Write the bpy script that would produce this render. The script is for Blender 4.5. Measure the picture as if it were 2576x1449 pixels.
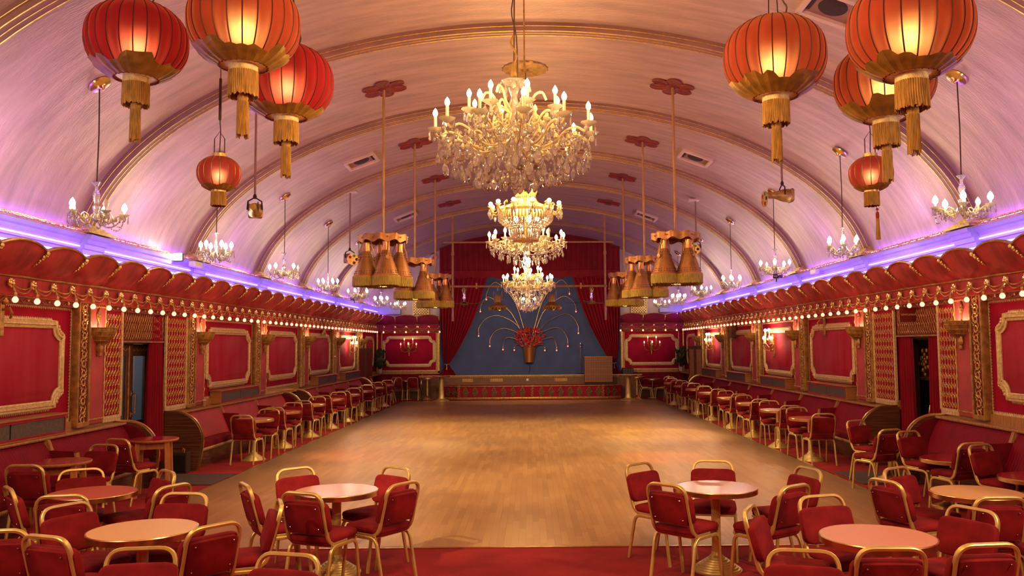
import bpy, bmesh, math, random
from math import pi, sin, cos, radians as R_, sqrt, atan2
from mathutils import Matrix, Vector
random.seed(7)
for o in list(bpy.data.objects): bpy.data.objects.remove(o)
SC = bpy.context.scene
COL = SC.collection
# ------------------------------------------------------------------ camera
cam_d = bpy.data.cameras.new('camera'); cam = bpy.data.objects.new('camera', cam_d); COL.objects.link(cam)
cam_d.sensor_width = 36.0; cam_d.lens = 2100/2576*36; cam_d.shift_x = -44.8/2576; cam_d.shift_y = -0.4/2576
cam_d.clip_start = .1; cam_d.clip_end = 200
_p = R_(3.9733); _r = .008
_F = Vector((0, cos(_p), sin(_p))); _U = Vector((0, -sin(_p), cos(_p))); _X = Vector((1, 0, 0))
_x = _X*cos(_r) - _U*sin(_r); _u = _X*sin(_r) + _U*cos(_r)
cam.matrix_world = Matrix(((_x.x, _u.x, -_F.x, 0), (_x.y, _u.y, -_F.y, 0), (_x.z, _u.z, -_F.z, 2.05), (0, 0, 0, 1)))
SC.camera = cam
# ------------------------------------------------------------------ world, light, exposure
w = bpy.data.worlds.new('world'); SC.world = w; w.use_nodes = True
w.node_tree.nodes['Background'].inputs[0].default_value = (.10, .055, .04, 1)
w.node_tree.nodes['Background'].inputs[1].default_value = .4
vs = SC.view_settings
SC.display_settings.display_device = 'sRGB'
vs.view_transform = 'Standard'; vs.look = 'None'; vs.gamma = 1; vs.use_curve_mapping = False
vs.exposure = 0.65
cy = SC.cycles
cy.max_bounces = 7; cy.diffuse_bounces = 3; cy.glossy_bounces = 3; cy.transmission_bounces = 5; cy.transparent_max_bounces = 8
cy.caustics_reflective = False; cy.caustics_refractive = False; cy.sample_clamp_indirect = 4.0
cy.use_denoising = True; cy.use_adaptive_sampling = True; cy.adaptive_threshold = .02
L_BIG = 190.0      # candle bulbs of the four central chandeliers
L_SIDE = 66.0     # candle bulbs of the side chandeliers
L_FEST = 4.2      # festoon bulbs
L_SHELL = 130.0     # bulbs in the wicker wall bowls
L_LANT = 60.0     # bulbs in the paper lanterns
L_LED = 7.0       # violet cornice strip
L_WASH = 34.0      # violet strip behind the pelmet, on the cornice
L_VAULT_FILL = 20.0      # violet strip added unseen on top of the cornice to wash the vault
def lamp(name, kind, loc, energy, color, size=.25, rot=None, **k):
    d = bpy.data.lights.new(name, kind); d.energy = energy; d.color = color
    if kind in ('POINT', 'SPOT'): d.shadow_soft_size = size
    if kind == 'AREA': d.size = size
    for a, b in k.items(): setattr(d, a, b)
    o = bpy.data.objects.new(name, d); COL.objects.link(o); o.location = loc
    if rot: o.rotation_euler = rot
    return o
# the chandeliers of the bays nearer than the frame and behind the camera
for i, y in enumerate((5.0, .5)):
    lamp('chandelier_lamp', 'POINT', (0, y, 4.6), 190, (1, .55, .22), .3)
for y in (5.95, 2.25):
    for s in (-1, 1): lamp('side_chandelier_lamp', 'POINT', (s*5, y, 3.8), 45, (1, .78, .55), .2)
def spot(name, loc, at, e, col, ang, blend=.25, size=.06):
    d = Vector(at)-Vector(loc)
    return lamp(name, 'SPOT', loc, e, col, size, d.to_track_quat('-Z', 'Y').to_euler(), spot_size=R_(ang), spot_blend=blend)
# downlights added under the copper cone clusters to brighten the dance floor
for sx in (-1, 1):
    for y, e in ((13.5, 190), (17.2, 190), (20.95, 330)): lamp('floor_fill', 'SPOT', (sx*2.38, y, 3.02), e, (1, .70, .33), .12, (0, 0, 0), spot_size=R_(130), spot_blend=.6)
# the gilt stage spotlights under the vault
spot('gel_lamp', (3.9, 14.0, 4.45), (2.4, 15.3, 0), 420, (1, .22, .06), 24, .9)
spot('gel_lamp', (4.1, 20.5, 4.35), (3.1, 19.2, 0), 420, (1, .70, .22), 40, .7)
spot('gel_lamp', (-4.1, 13.1, 4.05), (-3.4, 16.1, 0), 420, (1, .25, .08), 26, .9)
spot('gel_lamp', (-3.9, 5.2, 4.3), (-.5, 10.6, 0), 700, (1, .70, .30), 40, .8)
# violet uplights: two by the clamp lights, the rest added unseen behind the pelmets
for sx in (-1, 1):
    for y in (8.6, 12.6, 16.6, 20.3, 24.4, 28.2): spot('violet_uplight', (sx*5.80, y, 3.42), (sx*5.35, y+.5, 5.1), 36 if y < 18 else 20, (.42, .12, 1), 100, .9, .05)
# fill spots added below the effect lights to brighten the stage
spot('stage_fill', (-1.02, 26.45, 3.08), (-.6, 33, 1.6), 260, (1, .66, .36), 80, .8)
spot('stage_fill', (.70, 26.45, 3.08), (.6, 33, 1.6), 260, (1, .66, .36), 80, .8)
# ceiling spotlights trained on the floor
spot('spot_lamp', (5.2, 3.2, 4.4), (1.4, 7.2, .3), 420, (1, .66, .36), 46)
spot('spot_lamp', (-4.9, 2.6, 4.4), (-2.0, 7.0, .3), 260, (1, .66, .36), 46)

# ------------------------------------------------------------------ materials
def nmat(name):
    m = bpy.data.materials.new(name); m.use_nodes = True
    return m, m.node_tree.nodes, m.node_tree.links, m.node_tree.nodes['Principled BSDF']
def mat(name, c, rough=.5, metal=0., var=0., vscale=6., bump=0., bscale=40., stretch=(1, 1, 1), sheen=0., coat=0., c2=None, spec=.5, coord='Object', detail=3):
    m, N, L, b = nmat(name)
    b.inputs['Roughness'].default_value = rough; b.inputs['Metallic'].default_value = metal
    b.inputs['Base Color'].default_value = (*c, 1); b.inputs['Specular IOR Level'].default_value = spec
    if sheen: b.inputs['Sheen Weight'].default_value = sheen; b.inputs['Sheen Roughness'].default_value = .4; b.inputs['Sheen Tint'].default_value = (min(1, c[0]*2+.2), c[1]*2+.08, c[2]*2+.08, 1)
    if coat: b.inputs['Coat Weight'].default_value = coat; b.inputs['Coat Roughness'].default_value = .15
    if var or bump:
        tc = N.new('ShaderNodeTexCoord'); mp = N.new('ShaderNodeMapping'); mp.inputs['Scale'].default_value = stretch
        L.new(tc.outputs[coord], mp.inputs[0])
    if var:
        n = N.new('ShaderNodeTexNoise'); n.inputs['Scale'].default_value = vscale; n.inputs['Detail'].default_value = detail
        L.new(mp.outputs[0], n.inputs['Vector'])
        r = N.new('ShaderNodeValToRGB'); r.color_ramp.elements[0].position = .33; r.color_ramp.elements[1].position = .67
        a = c2 or tuple(min(1, x*(1+var)) for x in c); d = c if c2 else tuple(x*(1-var) for x in c)
        r.color_ramp.elements[0].color = (*d, 1); r.color_ramp.elements[1].color = (*a, 1)
        L.new(n.outputs['Fac'], r.inputs[0]); L.new(r.outputs[0], b.inputs['Base Color'])
    if bump:
        n2 = N.new('ShaderNodeTexNoise'); n2.inputs['Scale'].default_value = bscale; n2.inputs['Detail'].default_value = 2
        L.new(mp.outputs[0], n2.inputs['Vector'])
        bp = N.new('ShaderNodeBump'); bp.inputs['Strength'].default_value = bump; bp.inputs['Distance'].default_value = .02
        L.new(n2.outputs['Fac'], bp.inputs['Height']); L.new(bp.outputs[0], b.inputs['Normal'])
    return m
def emat(name, c, s):
    m, N, L, b = nmat(name); N.remove(b); e = N.new('ShaderNodeEmission'); e.inputs[0].default_value = (*c, 1); e.inputs[1].default_value = s
    L.new(e.outputs[0], N['Material Output'].inputs[0]); return m
def wood(name, c1, c2, scale=3., dist=6., rough=.45, axis=(1, 1, 14), coat=0.):
    m, N, L, b = nmat(name)
    tc = N.new('ShaderNodeTexCoord'); mp = N.new('ShaderNodeMapping'); mp.inputs['Scale'].default_value = axis
    n = N.new('ShaderNodeTexNoise'); n.inputs['Scale'].default_value = scale; n.inputs['Detail'].default_value = 4; n.inputs['Distortion'].default_value = dist*.1
    r = N.new('ShaderNodeValToRGB'); r.color_ramp.elements[0].position = .35; r.color_ramp.elements[1].position = .65
    r.color_ramp.elements[0].color = (*c1, 1); r.color_ramp.elements[1].color = (*c2, 1)
    L.new(tc.outputs['Object'], mp.inputs[0]); L.new(mp.outputs[0], n.inputs['Vector']); L.new(n.outputs['Fac'], r.inputs[0]); L.new(r.outputs[0], b.inputs['Base Color'])
    b.inputs['Roughness'].default_value = rough; b.inputs['Coat Weight'].default_value = coat; b.inputs['Coat Roughness'].default_value = .2
    return m
M = {}
M['carpet'] = mat('carpet', (.33, .022, .028), .9, var=.28, vscale=1.3, bump=.5, bscale=260, sheen=.08, spec=.2)
M['wall'] = mat('red_damask', (.35, .0015, .036), .8, var=.22, vscale=2.2, sheen=.08, spec=.25)
M['pad'] = mat('faded_red_fabric', (.45, .036, .070), .8, var=.3, vscale=1.4, stretch=(2.5, 1, .5), c2=(.38, .008, .042), sheen=.12, spec=.25)
M['pelmet'] = mat('pelmet_velvet', (.38, .040, .046), .8, var=.3, vscale=1.6, stretch=(4, 4, .7), sheen=.15, spec=.25)
M['pelmet_dark'] = mat('pelmet_velvet_dark', (.30, .006, .05), .8, var=.3, vscale=1.6, sheen=.3)
M['pink'] = mat('rose_paint', (.48, .072, .085), .6, var=.2, vscale=2.)
M['dkred'] = mat('dark_red_board', (.16, .008, .008), .5)
M['gold'] = mat('gold_paint', (.70, .50, .17), .40, .72, var=.25, vscale=20)
M['goldl'] = mat('pale_gold_lace', (.78, .64, .32), .5, .35, var=.2, vscale=25)
M['goldd'] = mat('old_gold', (.46, .29, .09), .45, .7, var=.3, vscale=14)
M['brass'] = mat('brass', (.76, .57, .26), .26, 1., var=.12, vscale=8)
M['chairgold'] = mat('anodised_gold', (.74, .59, .21), .38, .65, var=.12, vscale=10)
M['copper'] = mat('copper_paint', (.42, .21, .075), .48, .65, var=.18, vscale=9)
M['copperb'] = mat('bright_copper', (.75, .36, .14), .3, .9)
M['fringe'] = mat('gold_fringe', (.43, .34, .07), .85, var=.3, vscale=30, stretch=(3, 3, .4))
M['fringel'] = mat('lantern_fringe', (.46, .27, .07), .85, var=.35, vscale=30, stretch=(3, 3, .3))
M['velvet'] = mat('chair_velvet', (.125, .0012, .007), .85, var=.35, vscale=5, c2=(.29, .012, .019), sheen=.22, spec=.25)
M['vinyl'] = mat('red_vinyl', (.23, .001, .021), .6, var=.12, vscale=3, spec=.2)
M['vinyl_lit'] = mat('lit_red_vinyl', (.46, .050, .060), .5, var=.15, vscale=2)  # brighter copy of red_vinyl, warm light on the left benches put in its colour
M['bronze'] = mat('dark_bronze', (.16, .085, .03), .45, .6, var=.3, vscale=14)
M['flowerred'] = mat('flower_red', (.30, .018, .02), .6)
M['petal'] = mat('brown_petal', (.20, .085, .045), .5, .3, var=.3, vscale=12)
M['vinyld'] = mat('dark_red_plush', (.17, .002, .014), .8, var=.3, vscale=4, sheen=.15, spec=.25)
M['zebra'] = wood('zebra_wood', (.045, .014, .008), (.19, .075, .035), 4, 8, .35, (1, .5, 22), .3)
M['rail'] = wood('rail_wood', (.36, .17, .05), (.55, .30, .10), 5, 6, .3, (6, 6, 1), .4)
M['boxwood'] = wood('box_wood', (.34, .14, .045), (.46, .22, .08), 4, 6, .4, (1, 1, 8))
M['darkwood'] = wood('dark_wood', (.07, .026, .012), (.16, .062, .028), 4, 6, .5, (8, 8, 1), .05)
M['legwood'] = wood('table_leg_wood', (.42, .15, .05), (.58, .24, .08), 4, 6, .35, (8, 8, 1), .3)
M['brownboard'] = wood('brown_boards', (.12, .046, .020), (.19, .080, .036), 4, 5, .5, (1, 1, 10))
M['boxboard'] = wood('box_boards', (.17, .066, .032), (.25, .105, .05), 4, 5, .5, (1, 1, 10))
M['grille'] = mat('grey_mesh', (.13, .12, .10), .6, .2, var=.3, vscale=90)
M['grilleb'] = mat('brown_gauze', (.16, .055, .03), .7, var=.3, vscale=80)
M['black'] = mat('black_plastic', (.015, .013, .012), .4)
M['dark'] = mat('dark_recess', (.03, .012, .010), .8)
M['mat'] = mat('door_mat', (.075, .045, .05), .95, var=.3, vscale=60)
M['pinktop'] = mat('pink_laminate', (.60, .29, .20), .17, var=.06, vscale=120)
M['tantop'] = mat('tan_laminate', (.68, .40, .17), .4, var=.05, vscale=120)
M['salmontop'] = mat('salmon_laminate', (.60, .25, .15), .38, var=.05, vscale=120)
M['redtop'] = mat('red_laminate', (.42, .014, .05), .14, var=.08, vscale=20)
M['rosetop'] = mat('rose_laminate', (.52, .09, .07), .3, var=.06, vscale=80)
M['ceil'] = mat('silvered_plaster', (.54, .385, .335), .42, .32, var=.17, vscale=1.2, bump=.35, bscale=9, stretch=(1.1, 6, 1.1), detail=6)
M['rib'] = mat('mauve_rib', (.30, .15, .13), .5, .1, var=.15, vscale=3)
M['cornice'] = mat('cornice_plaster', (.42, .40, .50), .5, var=.08, vscale=4)
M['plaster'] = mat('cream_plaster', (.66, .50, .40), .6, var=.12, vscale=2)
M['crystal'], N, L, b = nmat('crystal')
b.inputs['Base Color'].default_value = (1, .96, .90, 1); b.inputs['Roughness'].default_value = .04; b.inputs['IOR'].default_value = 1.55
b.inputs['Transmission Weight'].default_value = .80
M['glassgold'], N, L, b = nmat('amber_glass')
b.inputs['Base Color'].default_value = (.95, .80, .45, 1); b.inputs['Roughness'].default_value = .12; b.inputs['IOR'].default_value = 1.5
b.inputs['Transmission Weight'].default_value = .4
M['pane'], N, L, b = nmat('window_glass')
b.inputs['Base Color'].default_value = (.8, .88, .95, 1); b.inputs['Roughness'].default_value = .02; b.inputs['Transmission Weight'].default_value = .95
M['candle'] = mat('candle_sleeve', (.85, .72, .50), .5)
M['bulbbig'] = emat('warm_bulb', (1, .56, .21), L_BIG)
M['bulbside'] = emat('side_bulb', (1, .78, .52), L_SIDE)
M['bulbred'] = emat('festoon_bulb', (1, .15, .10), L_FEST)
M['bulbshell'] = emat('bowl_bulb', (1, .66, .34), L_SHELL)
M['bulblant'] = emat('lantern_bulb', (1, .62, .28), L_LANT)
M['bulbtiny'] = emat('red_tip_bulb', (1, .09, .06), 3.2)
M['bulbsconce'] = emat('sconce_bulb', (1, .66, .38), 60)
M['flame'] = emat('flame_bulb', (1, .55, .22), 12)
M['flood'] = emat('flood_lens', (1, .80, .50), 60)
M['led'] = emat('violet_led', (.25, .11, 1.0), L_LED)
M['vault_fill'] = emat('violet_vault_fill', (.30, .09, 1.0), L_VAULT_FILL)
M['wash'] = emat('violet_wash', (.20, .07, 1.0), L_WASH)
M['deadbulb'] = mat('unlit_bulb', (.85, .8, .7), .1)
def lantern_mat(name, c, tr):
    m, N, L, b = nmat(name); N.remove(b)
    tc = N.new('ShaderNodeTexCoord'); n = N.new('ShaderNodeTexNoise'); n.inputs['Scale'].default_value = 5; n.inputs['Detail'].default_value = 5
    L.new(tc.outputs['Object'], n.inputs['Vector'])
    r = N.new('ShaderNodeValToRGB'); r.color_ramp.elements[0].position = .3; r.color_ramp.elements[1].position = .7
    r.color_ramp.elements[0].color = (*[x*.72 for x in c], 1); r.color_ramp.elements[1].color = (*c, 1)
    L.new(n.outputs['Fac'], r.inputs[0])
    d = N.new('ShaderNodeBsdfDiffuse'); t = N.new('ShaderNodeBsdfTranslucent'); g = N.new('ShaderNodeBsdfRefraction')
    g.inputs['Color'].default_value = (*tr, 1); g.inputs['IOR'].default_value = 1.45; g.inputs['Roughness'].default_value = .72
    L.new(r.outputs[0], d.inputs[0]); L.new(r.outputs[0], t.inputs[0])
    a = N.new('ShaderNodeMixShader'); a.inputs[0].default_value = .42; L.new(d.outputs[0], a.inputs[1]); L.new(t.outputs[0], a.inputs[2])
    z = N.new('ShaderNodeMixShader'); z.inputs[0].default_value = .26; L.new(a.outputs[0], z.inputs[1]); L.new(g.outputs[0], z.inputs[2])
    L.new(z.outputs[0], N['Material Output'].inputs[0]); return m
M['frosted'] = lantern_mat('frosted_glass', (.85, .80, .68), (1, .95, .85))
M['paper_red'] = lantern_mat('red_silk', (.52, .035, .05), (1, .25, .18))
M['paper_orange'] = lantern_mat('orange_silk', (.62, .12, .065), (1, .55, .28))
M['paper_small'] = lantern_mat('coral_silk', (.60, .08, .08), (1, .42, .3))
M['goldpaper'] = mat('gold_paper', (.34, .19, .035), .45, .45, var=.3, vscale=8)
M['wire'] = mat('dark_wire', (.10, .02, .015), .6)
M['chain'] = mat('dark_chain', (.09, .055, .03), .45, .6)
M['blue'] = mat('blue_cloth', (.055, .085, .21), .9, var=.12, vscale=2, bump=.2, bscale=120)
M['curtain'] = mat('curtain_velvet', (.27, .0025, .022), .8, sheen=.2, spec=.25, var=.15, vscale=2)
M['valance'] = mat('valance_cloth', (.24, .009, .016), .8, sheen=.1, spec=.25, var=.12, vscale=3)
M['silver'] = mat('chrome', (.75, .73, .70), .2, 1.)
M['white'] = mat('white_plastic', (.7, .66, .6), .5)
M['leaf'] = mat('dark_leaf', (.05, .085, .022), .45, var=.3, vscale=8)
M['redleaf'] = mat('red_silk_leaf', (.50, .03, .03), .6, var=.5, vscale=12)
M['lobby'] = mat('lobby_wall', (.33, .34, .36), .7)
M['paintred'] = mat('red_plastic', (.6, .03, .03), .4)
M['cup'] = mat('paper_cup', (.45, .25, .12), .7)
# ------------------------------------------------------------------ mesh helpers
class MB:
    def __init__(s): s.v = []; s.f = []; s.mi = []
    def add(s, vf, T=None, mi=0):
        v, f = vf; n = len(s.v)
        s.v += [tuple(T @ Vector(p)) for p in v] if T is not None else [tuple(p) for p in v]
        s.f += [tuple(i+n for i in q) for q in f]; s.mi += [mi]*len(f); return s
def T_(x=0, y=0, z=0): return Matrix.Translation((x, y, z))
def RZ(a): return Matrix.Rotation(a, 4, 'Z')
def RX(a): return Matrix.Rotation(a, 4, 'X')
def RY(a): return Matrix.Rotation(a, 4, 'Y')
def S_(x, y, z): return Matrix.Diagonal((x, y, z, 1))
def box(cx, cy, cz, sx, sy, sz):
    v = [(cx+a*sx/2, cy+b*sy/2, cz+c*sz/2) for a in (-1, 1) for b in (-1, 1) for c in (-1, 1)]
    return v, [(0, 1, 3, 2), (4, 6, 7, 5), (0, 4, 5, 1), (2, 3, 7, 6), (0, 2, 6, 4), (1, 5, 7, 3)]
def b2(x0, x1, y0, y1, z0, z1): return box((x0+x1)/2, (y0+y1)/2, (z0+z1)/2, x1-x0, y1-y0, z1-z0)
def cbox(cx, cy, cz, sx, sy, sz, c=.01):
    # box with chamfered edges: profile octagon in xy, tapering at top and bottom
    hx, hy, hz = sx/2, sy/2, sz/2
    def ring(z, i):
        a, b = hx-i, hy-i
        return [(cx+p, cy+q, cz+z) for p, q in ((-a+c, -b), (a-c, -b), (a, -b+c), (a, b-c), (a-c, b), (-a+c, b), (-a, b-c), (-a, -b+c))]
    v = ring(-hz, c)+ring(-hz+c, 0)+ring(hz-c, 0)+ring(hz, c); f = [tuple(range(7, -1, -1)), tuple(range(24, 32))]
    for k in range(3):
        for i in range(8): j = (i+1) % 8; f.append((k*8+i, k*8+j, k*8+8+j, k*8+8+i))
    return v, f
def lathe(prof, n=16, mod=None, a0=0, a1=2*pi):
    v = []; f = []; full = abs(a1-a0-2*pi) < 1e-6; m = n if full else n+1
    for k, (r, z) in enumerate(prof):
        for i in range(m):
            a = a0+(a1-a0)*i/n; q = r*(mod(i, k) if mod else 1); v.append((q*cos(a), q*sin(a), z))
    for k in range(len(prof)-1):
        for i in range(n):
            j = (i+1) % m; f.append((k*m+i, k*m+j, (k+1)*m+j, (k+1)*m+i))
    if full:
        if prof[0][0] > 1e-5: f.append(tuple(range(m-1, -1, -1)))
        if prof[-1][0] > 1e-5: f.append(tuple(range((len(prof)-1)*m, len(prof)*m)))
    return v, f
def cyl(r, z0, z1, n=12): return lathe([(r, z0), (r, z1)], n)
def sph(r, n=10, m=6, sz=1., c=(0, 0, 0)):
    v, f = lathe([(r*sin(pi*k/m)+1e-6, -r*sz*cos(pi*k/m)) for k in range(m+1)], n)
    return [(a+c[0], b+c[1], d+c[2]) for a, b, d in v], f
def tube(pts, r, n=8, closed=False, sect=None, up=None):
    P = [Vector(p) for p in pts]; K = len(P); v = []; f = []
    rr = r if isinstance(r, (list, tuple)) else [r]*K
    def tan(i):
        a = P[(i-1) % K] if closed or i > 0 else P[i]; b = P[(i+1) % K] if closed or i < K-1 else P[i]
        d = b-a; return d.normalized() if d.length > 1e-9 else Vector((0, 0, 1))
    t = tan(0); u = Vector(up) if up else (Vector((0, 0, 1)) if abs(t.z) < .9 else Vector((1, 0, 0)))
    sec = sect or [(cos(2*pi*i/n), sin(2*pi*i/n)) for i in range(n)]; n = len(sec)
    for i in range(K):
        t = tan(i); u = (u-t*u.dot(t))
        if u.length < 1e-6: u = t.orthogonal()
        u.normalize(); s = t.cross(u)
        if up: u = (Vector(up)-t*Vector(up).dot(t)).normalized(); s = t.cross(u)
        for a, b in sec: v.append(tuple(P[i]+(s*a+u*b)*rr[i]))
    for k in range(K if closed else K-1):
        for i in range(n):
            j = (i+1) % n; q = (k+1) % K
            f.append((k*n+i, k*n+j, q*n+j, q*n+i))
    if not closed: f += [tuple(range(n-1, -1, -1)), tuple(range((K-1)*n, K*n))]
    return v, f
def rectsec(a, b, c=.15):
    return [(-a+c*a, -b), (a-c*a, -b), (a, -b+c*b), (a, b-c*b), (a-c*a, b), (-a+c*a, b), (-a, b-c*b), (-a, -b+c*b)]
def grid(fn, nu, nv):
    v = [tuple(fn(i/nu, j/nv)) for j in range(nv+1) for i in range(nu+1)]
    f = [(j*(nu+1)+i, j*(nu+1)+i+1, (j+1)*(nu+1)+i+1, (j+1)*(nu+1)+i) for j in range(nv) for i in range(nu)]
    return v, f
def sq(c, e): return math.copysign(abs(c)**e, c)
def cushion(sx, sy, sz, e1=.4, e2=.25, n=28, m=10):
    v = []; f = []
    for k in range(m+1):
        p = -pi/2+pi*k/m; cr = sq(cos(p), e1); z = sq(sin(p), e1)*sz/2
        for i in range(n):
            a = 2*pi*(i+.5)/n; v.append((sx/2*cr*sq(cos(a), e2), sy/2*cr*sq(sin(a), e2), z))
    for k in range(m):
        for i in range(n): j = (i+1) % n; f.append((k*n+i, k*n+j, (k+1)*n+j, (k+1)*n+i))
    return v, f
def prism(poly, y0, y1):
    # polygon in xz extruded along y
    n = len(poly); v = [(a, y0, b) for a, b in poly]+[(a, y1, b) for a, b in poly]
    return v, [tuple(range(n)), tuple(range(2*n-1, n-1, -1))]+[(i, i+n, (i+1) % n+n, (i+1) % n) for i in range(n)]
def prismx(poly, x0, x1):
    n = len(poly); v = [(x0, a, b) for a, b in poly]+[(x1, a, b) for a, b in poly]
    return v, [tuple(range(n)), tuple(range(2*n-1, n-1, -1))]+[(i, i+n, (i+1) % n+n, (i+1) % n) for i in range(n)]
def arc(cx, cz, r, a0, a1, n): return [(cx+r*cos(a0+(a1-a0)*i/n), cz+r*sin(a0+(a1-a0)*i/n)) for i in range(n+1)]
def mesh(name, mb, mats, smooth=True, ang=.6):
    if isinstance(mb, tuple): mb = MB().add(mb)
    me = bpy.data.meshes.new(name); me.from_pydata(mb.v, [], mb.f)
    for m in (mats if isinstance(mats, (list, tuple)) else [mats]): me.materials.append(M[m])
    if any(mb.mi): me.polygons.foreach_set('material_index', mb.mi)
    bm = bmesh.new(); bm.from_mesh(me); bmesh.ops.recalc_face_normals(bm, faces=bm.faces); bm.to_mesh(me); bm.free()
    if smooth: me.shade_smooth(); me.set_sharp_from_angle(angle=ang)
    me.update(); return me
def put(name, me, parent=None, loc=(0, 0, 0), rot=(0, 0, 0), scale=None):
    o = bpy.data.objects.new(name, me); COL.objects.link(o); o.location = loc; o.rotation_euler = rot
    if scale: o.scale = scale
    if parent: o.parent = parent; KIDS.setdefault(parent.name, []).append(o)
    return o
KIDS = {}
def obj(name, mb, mats, parent=None, loc=(0, 0, 0), rot=(0, 0, 0), smooth=True, ang=.6):
    return put(name, mesh(name, mb, mats, smooth, ang), parent, loc, rot)
def tag(o, label, cat, group=None):
    o['label'] = label; o['category'] = cat
    if group: o['group'] = group
    return o
def thing(name, label, cat, loc=(0, 0, 0), rz=0, group=None):
    o = bpy.data.objects.new(name, None); COL.objects.link(o); o.location = loc; o.rotation_euler = (0, 0, rz); o.empty_display_size = .1
    return tag(o, label, cat, group)
def struct(name, mb, mats, parent=None, **k):
    o = obj(name, mb, mats, parent, **k)
    if not parent: o['kind'] = 'structure'
    return o
def kids(o): return KIDS.get(o.name, [])
def dup(root, loc=None, rz=None, label=None, group=None, top=True):
    r = root.copy(); COL.objects.link(r)
    if loc is not None: r.location = loc
    if rz is not None: r.rotation_euler = (0, 0, rz)
    if label: r['label'] = label
    if group: r['group'] = group
    for c in kids(root):
        d = dup(c, top=False); d.parent = r; KIDS.setdefault(r.name, []).append(d)
    return r
ORD = ['nearest', 'second', 'third', 'fourth', 'fifth', 'sixth', 'seventh', 'eighth', 'ninth', 'tenth', 'eleventh', 'twelfth', 'thirteenth', 'fourteenth', 'fifteenth', 'sixteenth', 'seventeenth', 'eighteenth', 'nineteenth', 'twentieth']
def nth(i): return ORD[i] if i == 0 else ORD[i]+' nearest'
SIDE = {-1: 'left', 1: 'right'}
WRZ = {-1: -pi/2, 1: pi/2}          # wall-mounted things: local x along the wall, y out into the room
XW = 6.25; YB = 33.7
def wallpos(s, y, out=0, z=0): return (s*(XW-out), y, z)
def lace(L, h=.035, pitch=.035, t=.012, closed=None):
    # strip of small pointed teeth along local x from 0 to L, base at z=0, teeth up
    v = []; f = []; n = max(1, int(L/pitch)); p = L/n
    for i in range(n):
        a = i*p; k = len(v)
        v += [(a, 0, 0), (a+p, 0, 0), (a+p*.5, 0, h), (a, t, 0), (a+p, t, 0), (a+p*.5, t*.6, h)]
        f += [(k+3, k+4, k+5), (k, k+3, k+5, k+2), (k+4, k+1, k+2, k+5)]
    v += [(0, 0, -h*.5), (L, 0, -h*.5), (L, t, -h*.5), (0, t, -h*.5), (0, t, 0), (L, t, 0)]; k = len(v)-6
    f += [(k+3, k+2, k+5, k+4), (k, k+1, k+2, k+3)]
    return v, f
# ------------------------------------------------------------------ the room
struct('floor', b2(-6.75, 6.75, -4.2, 34.2, -.12, 0), 'carpet', smooth=False)
# dance floor: narrow boards laid along the hall
DX0, DX1, DY0, DY1 = -4.75, 4.70, 8.67, 31.37
m, N, L, b = nmat('dance_boards'); M['boards'] = m
tc = N.new('ShaderNodeNewGeometry'); oi = N.new('ShaderNodeObjectInfo'); ad = N.new('ShaderNodeMath'); ad.operation = 'ADD'; fr = N.new('ShaderNodeMath'); fr.operation = 'FRACT'
L.new(tc.outputs['Random Per Island'], ad.inputs[0]); L.new(oi.outputs['Random'], ad.inputs[1]); L.new(ad.outputs[0], fr.inputs[0])
rp = N.new('ShaderNodeValToRGB'); rp.color_ramp.elements[0].color = (.41, .225, .085, 1); rp.color_ramp.elements[1].color = (.52, .30, .118, 1)
L.new(fr.outputs[0], rp.inputs[0])
nz = N.new('ShaderNodeTexNoise'); nz.inputs['Scale'].default_value = .55; nz.inputs['Detail'].default_value = 4
L.new(tc.outputs['Position'], nz.inputs['Vector'])
r2 = N.new('ShaderNodeValToRGB'); r2.color_ramp.elements[0].position = .3; r2.color_ramp.elements[1].position = .7; r2.color_ramp.elements[0].color = (.78, .74, .70, 1); r2.color_ramp.elements[1].color = (1.08, 1.06, 1.02, 1)
L.new(nz.outputs['Fac'], r2.inputs[0])
mx = N.new('ShaderNodeMix'); mx.data_type = 'RGBA'; mx.blend_type = 'MULTIPLY'; mx.inputs[0].default_value = 1
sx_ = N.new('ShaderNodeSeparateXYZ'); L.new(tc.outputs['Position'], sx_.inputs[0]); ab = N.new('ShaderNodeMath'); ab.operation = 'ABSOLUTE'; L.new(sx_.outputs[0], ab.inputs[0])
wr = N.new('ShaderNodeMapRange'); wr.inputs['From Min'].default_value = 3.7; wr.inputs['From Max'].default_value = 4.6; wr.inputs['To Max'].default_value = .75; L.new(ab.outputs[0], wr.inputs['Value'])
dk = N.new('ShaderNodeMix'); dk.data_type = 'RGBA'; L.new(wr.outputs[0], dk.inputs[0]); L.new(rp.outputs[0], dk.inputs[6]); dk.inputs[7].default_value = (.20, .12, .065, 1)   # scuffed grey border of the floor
L.new(dk.outputs[2], mx.inputs[6]); L.new(r2.outputs[0], mx.inputs[7]); L.new(mx.outputs[2], b.inputs['Base Color'])
rr = N.new('ShaderNodeMapRange'); rr.inputs['To Min'].default_value = .30; rr.inputs['To Max'].default_value = .44
L.new(nz.outputs['Fac'], rr.inputs['Value']); L.new(rr.outputs[0], b.inputs['Roughness'])
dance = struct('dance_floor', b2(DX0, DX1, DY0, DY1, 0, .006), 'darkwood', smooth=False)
PWID, PLEN = .0756, .62
ncol = int(round((DX1-DX0)/PWID)); PWID = (DX1-DX0)/ncol
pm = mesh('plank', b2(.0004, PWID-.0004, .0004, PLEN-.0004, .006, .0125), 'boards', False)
field = MB()
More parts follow.
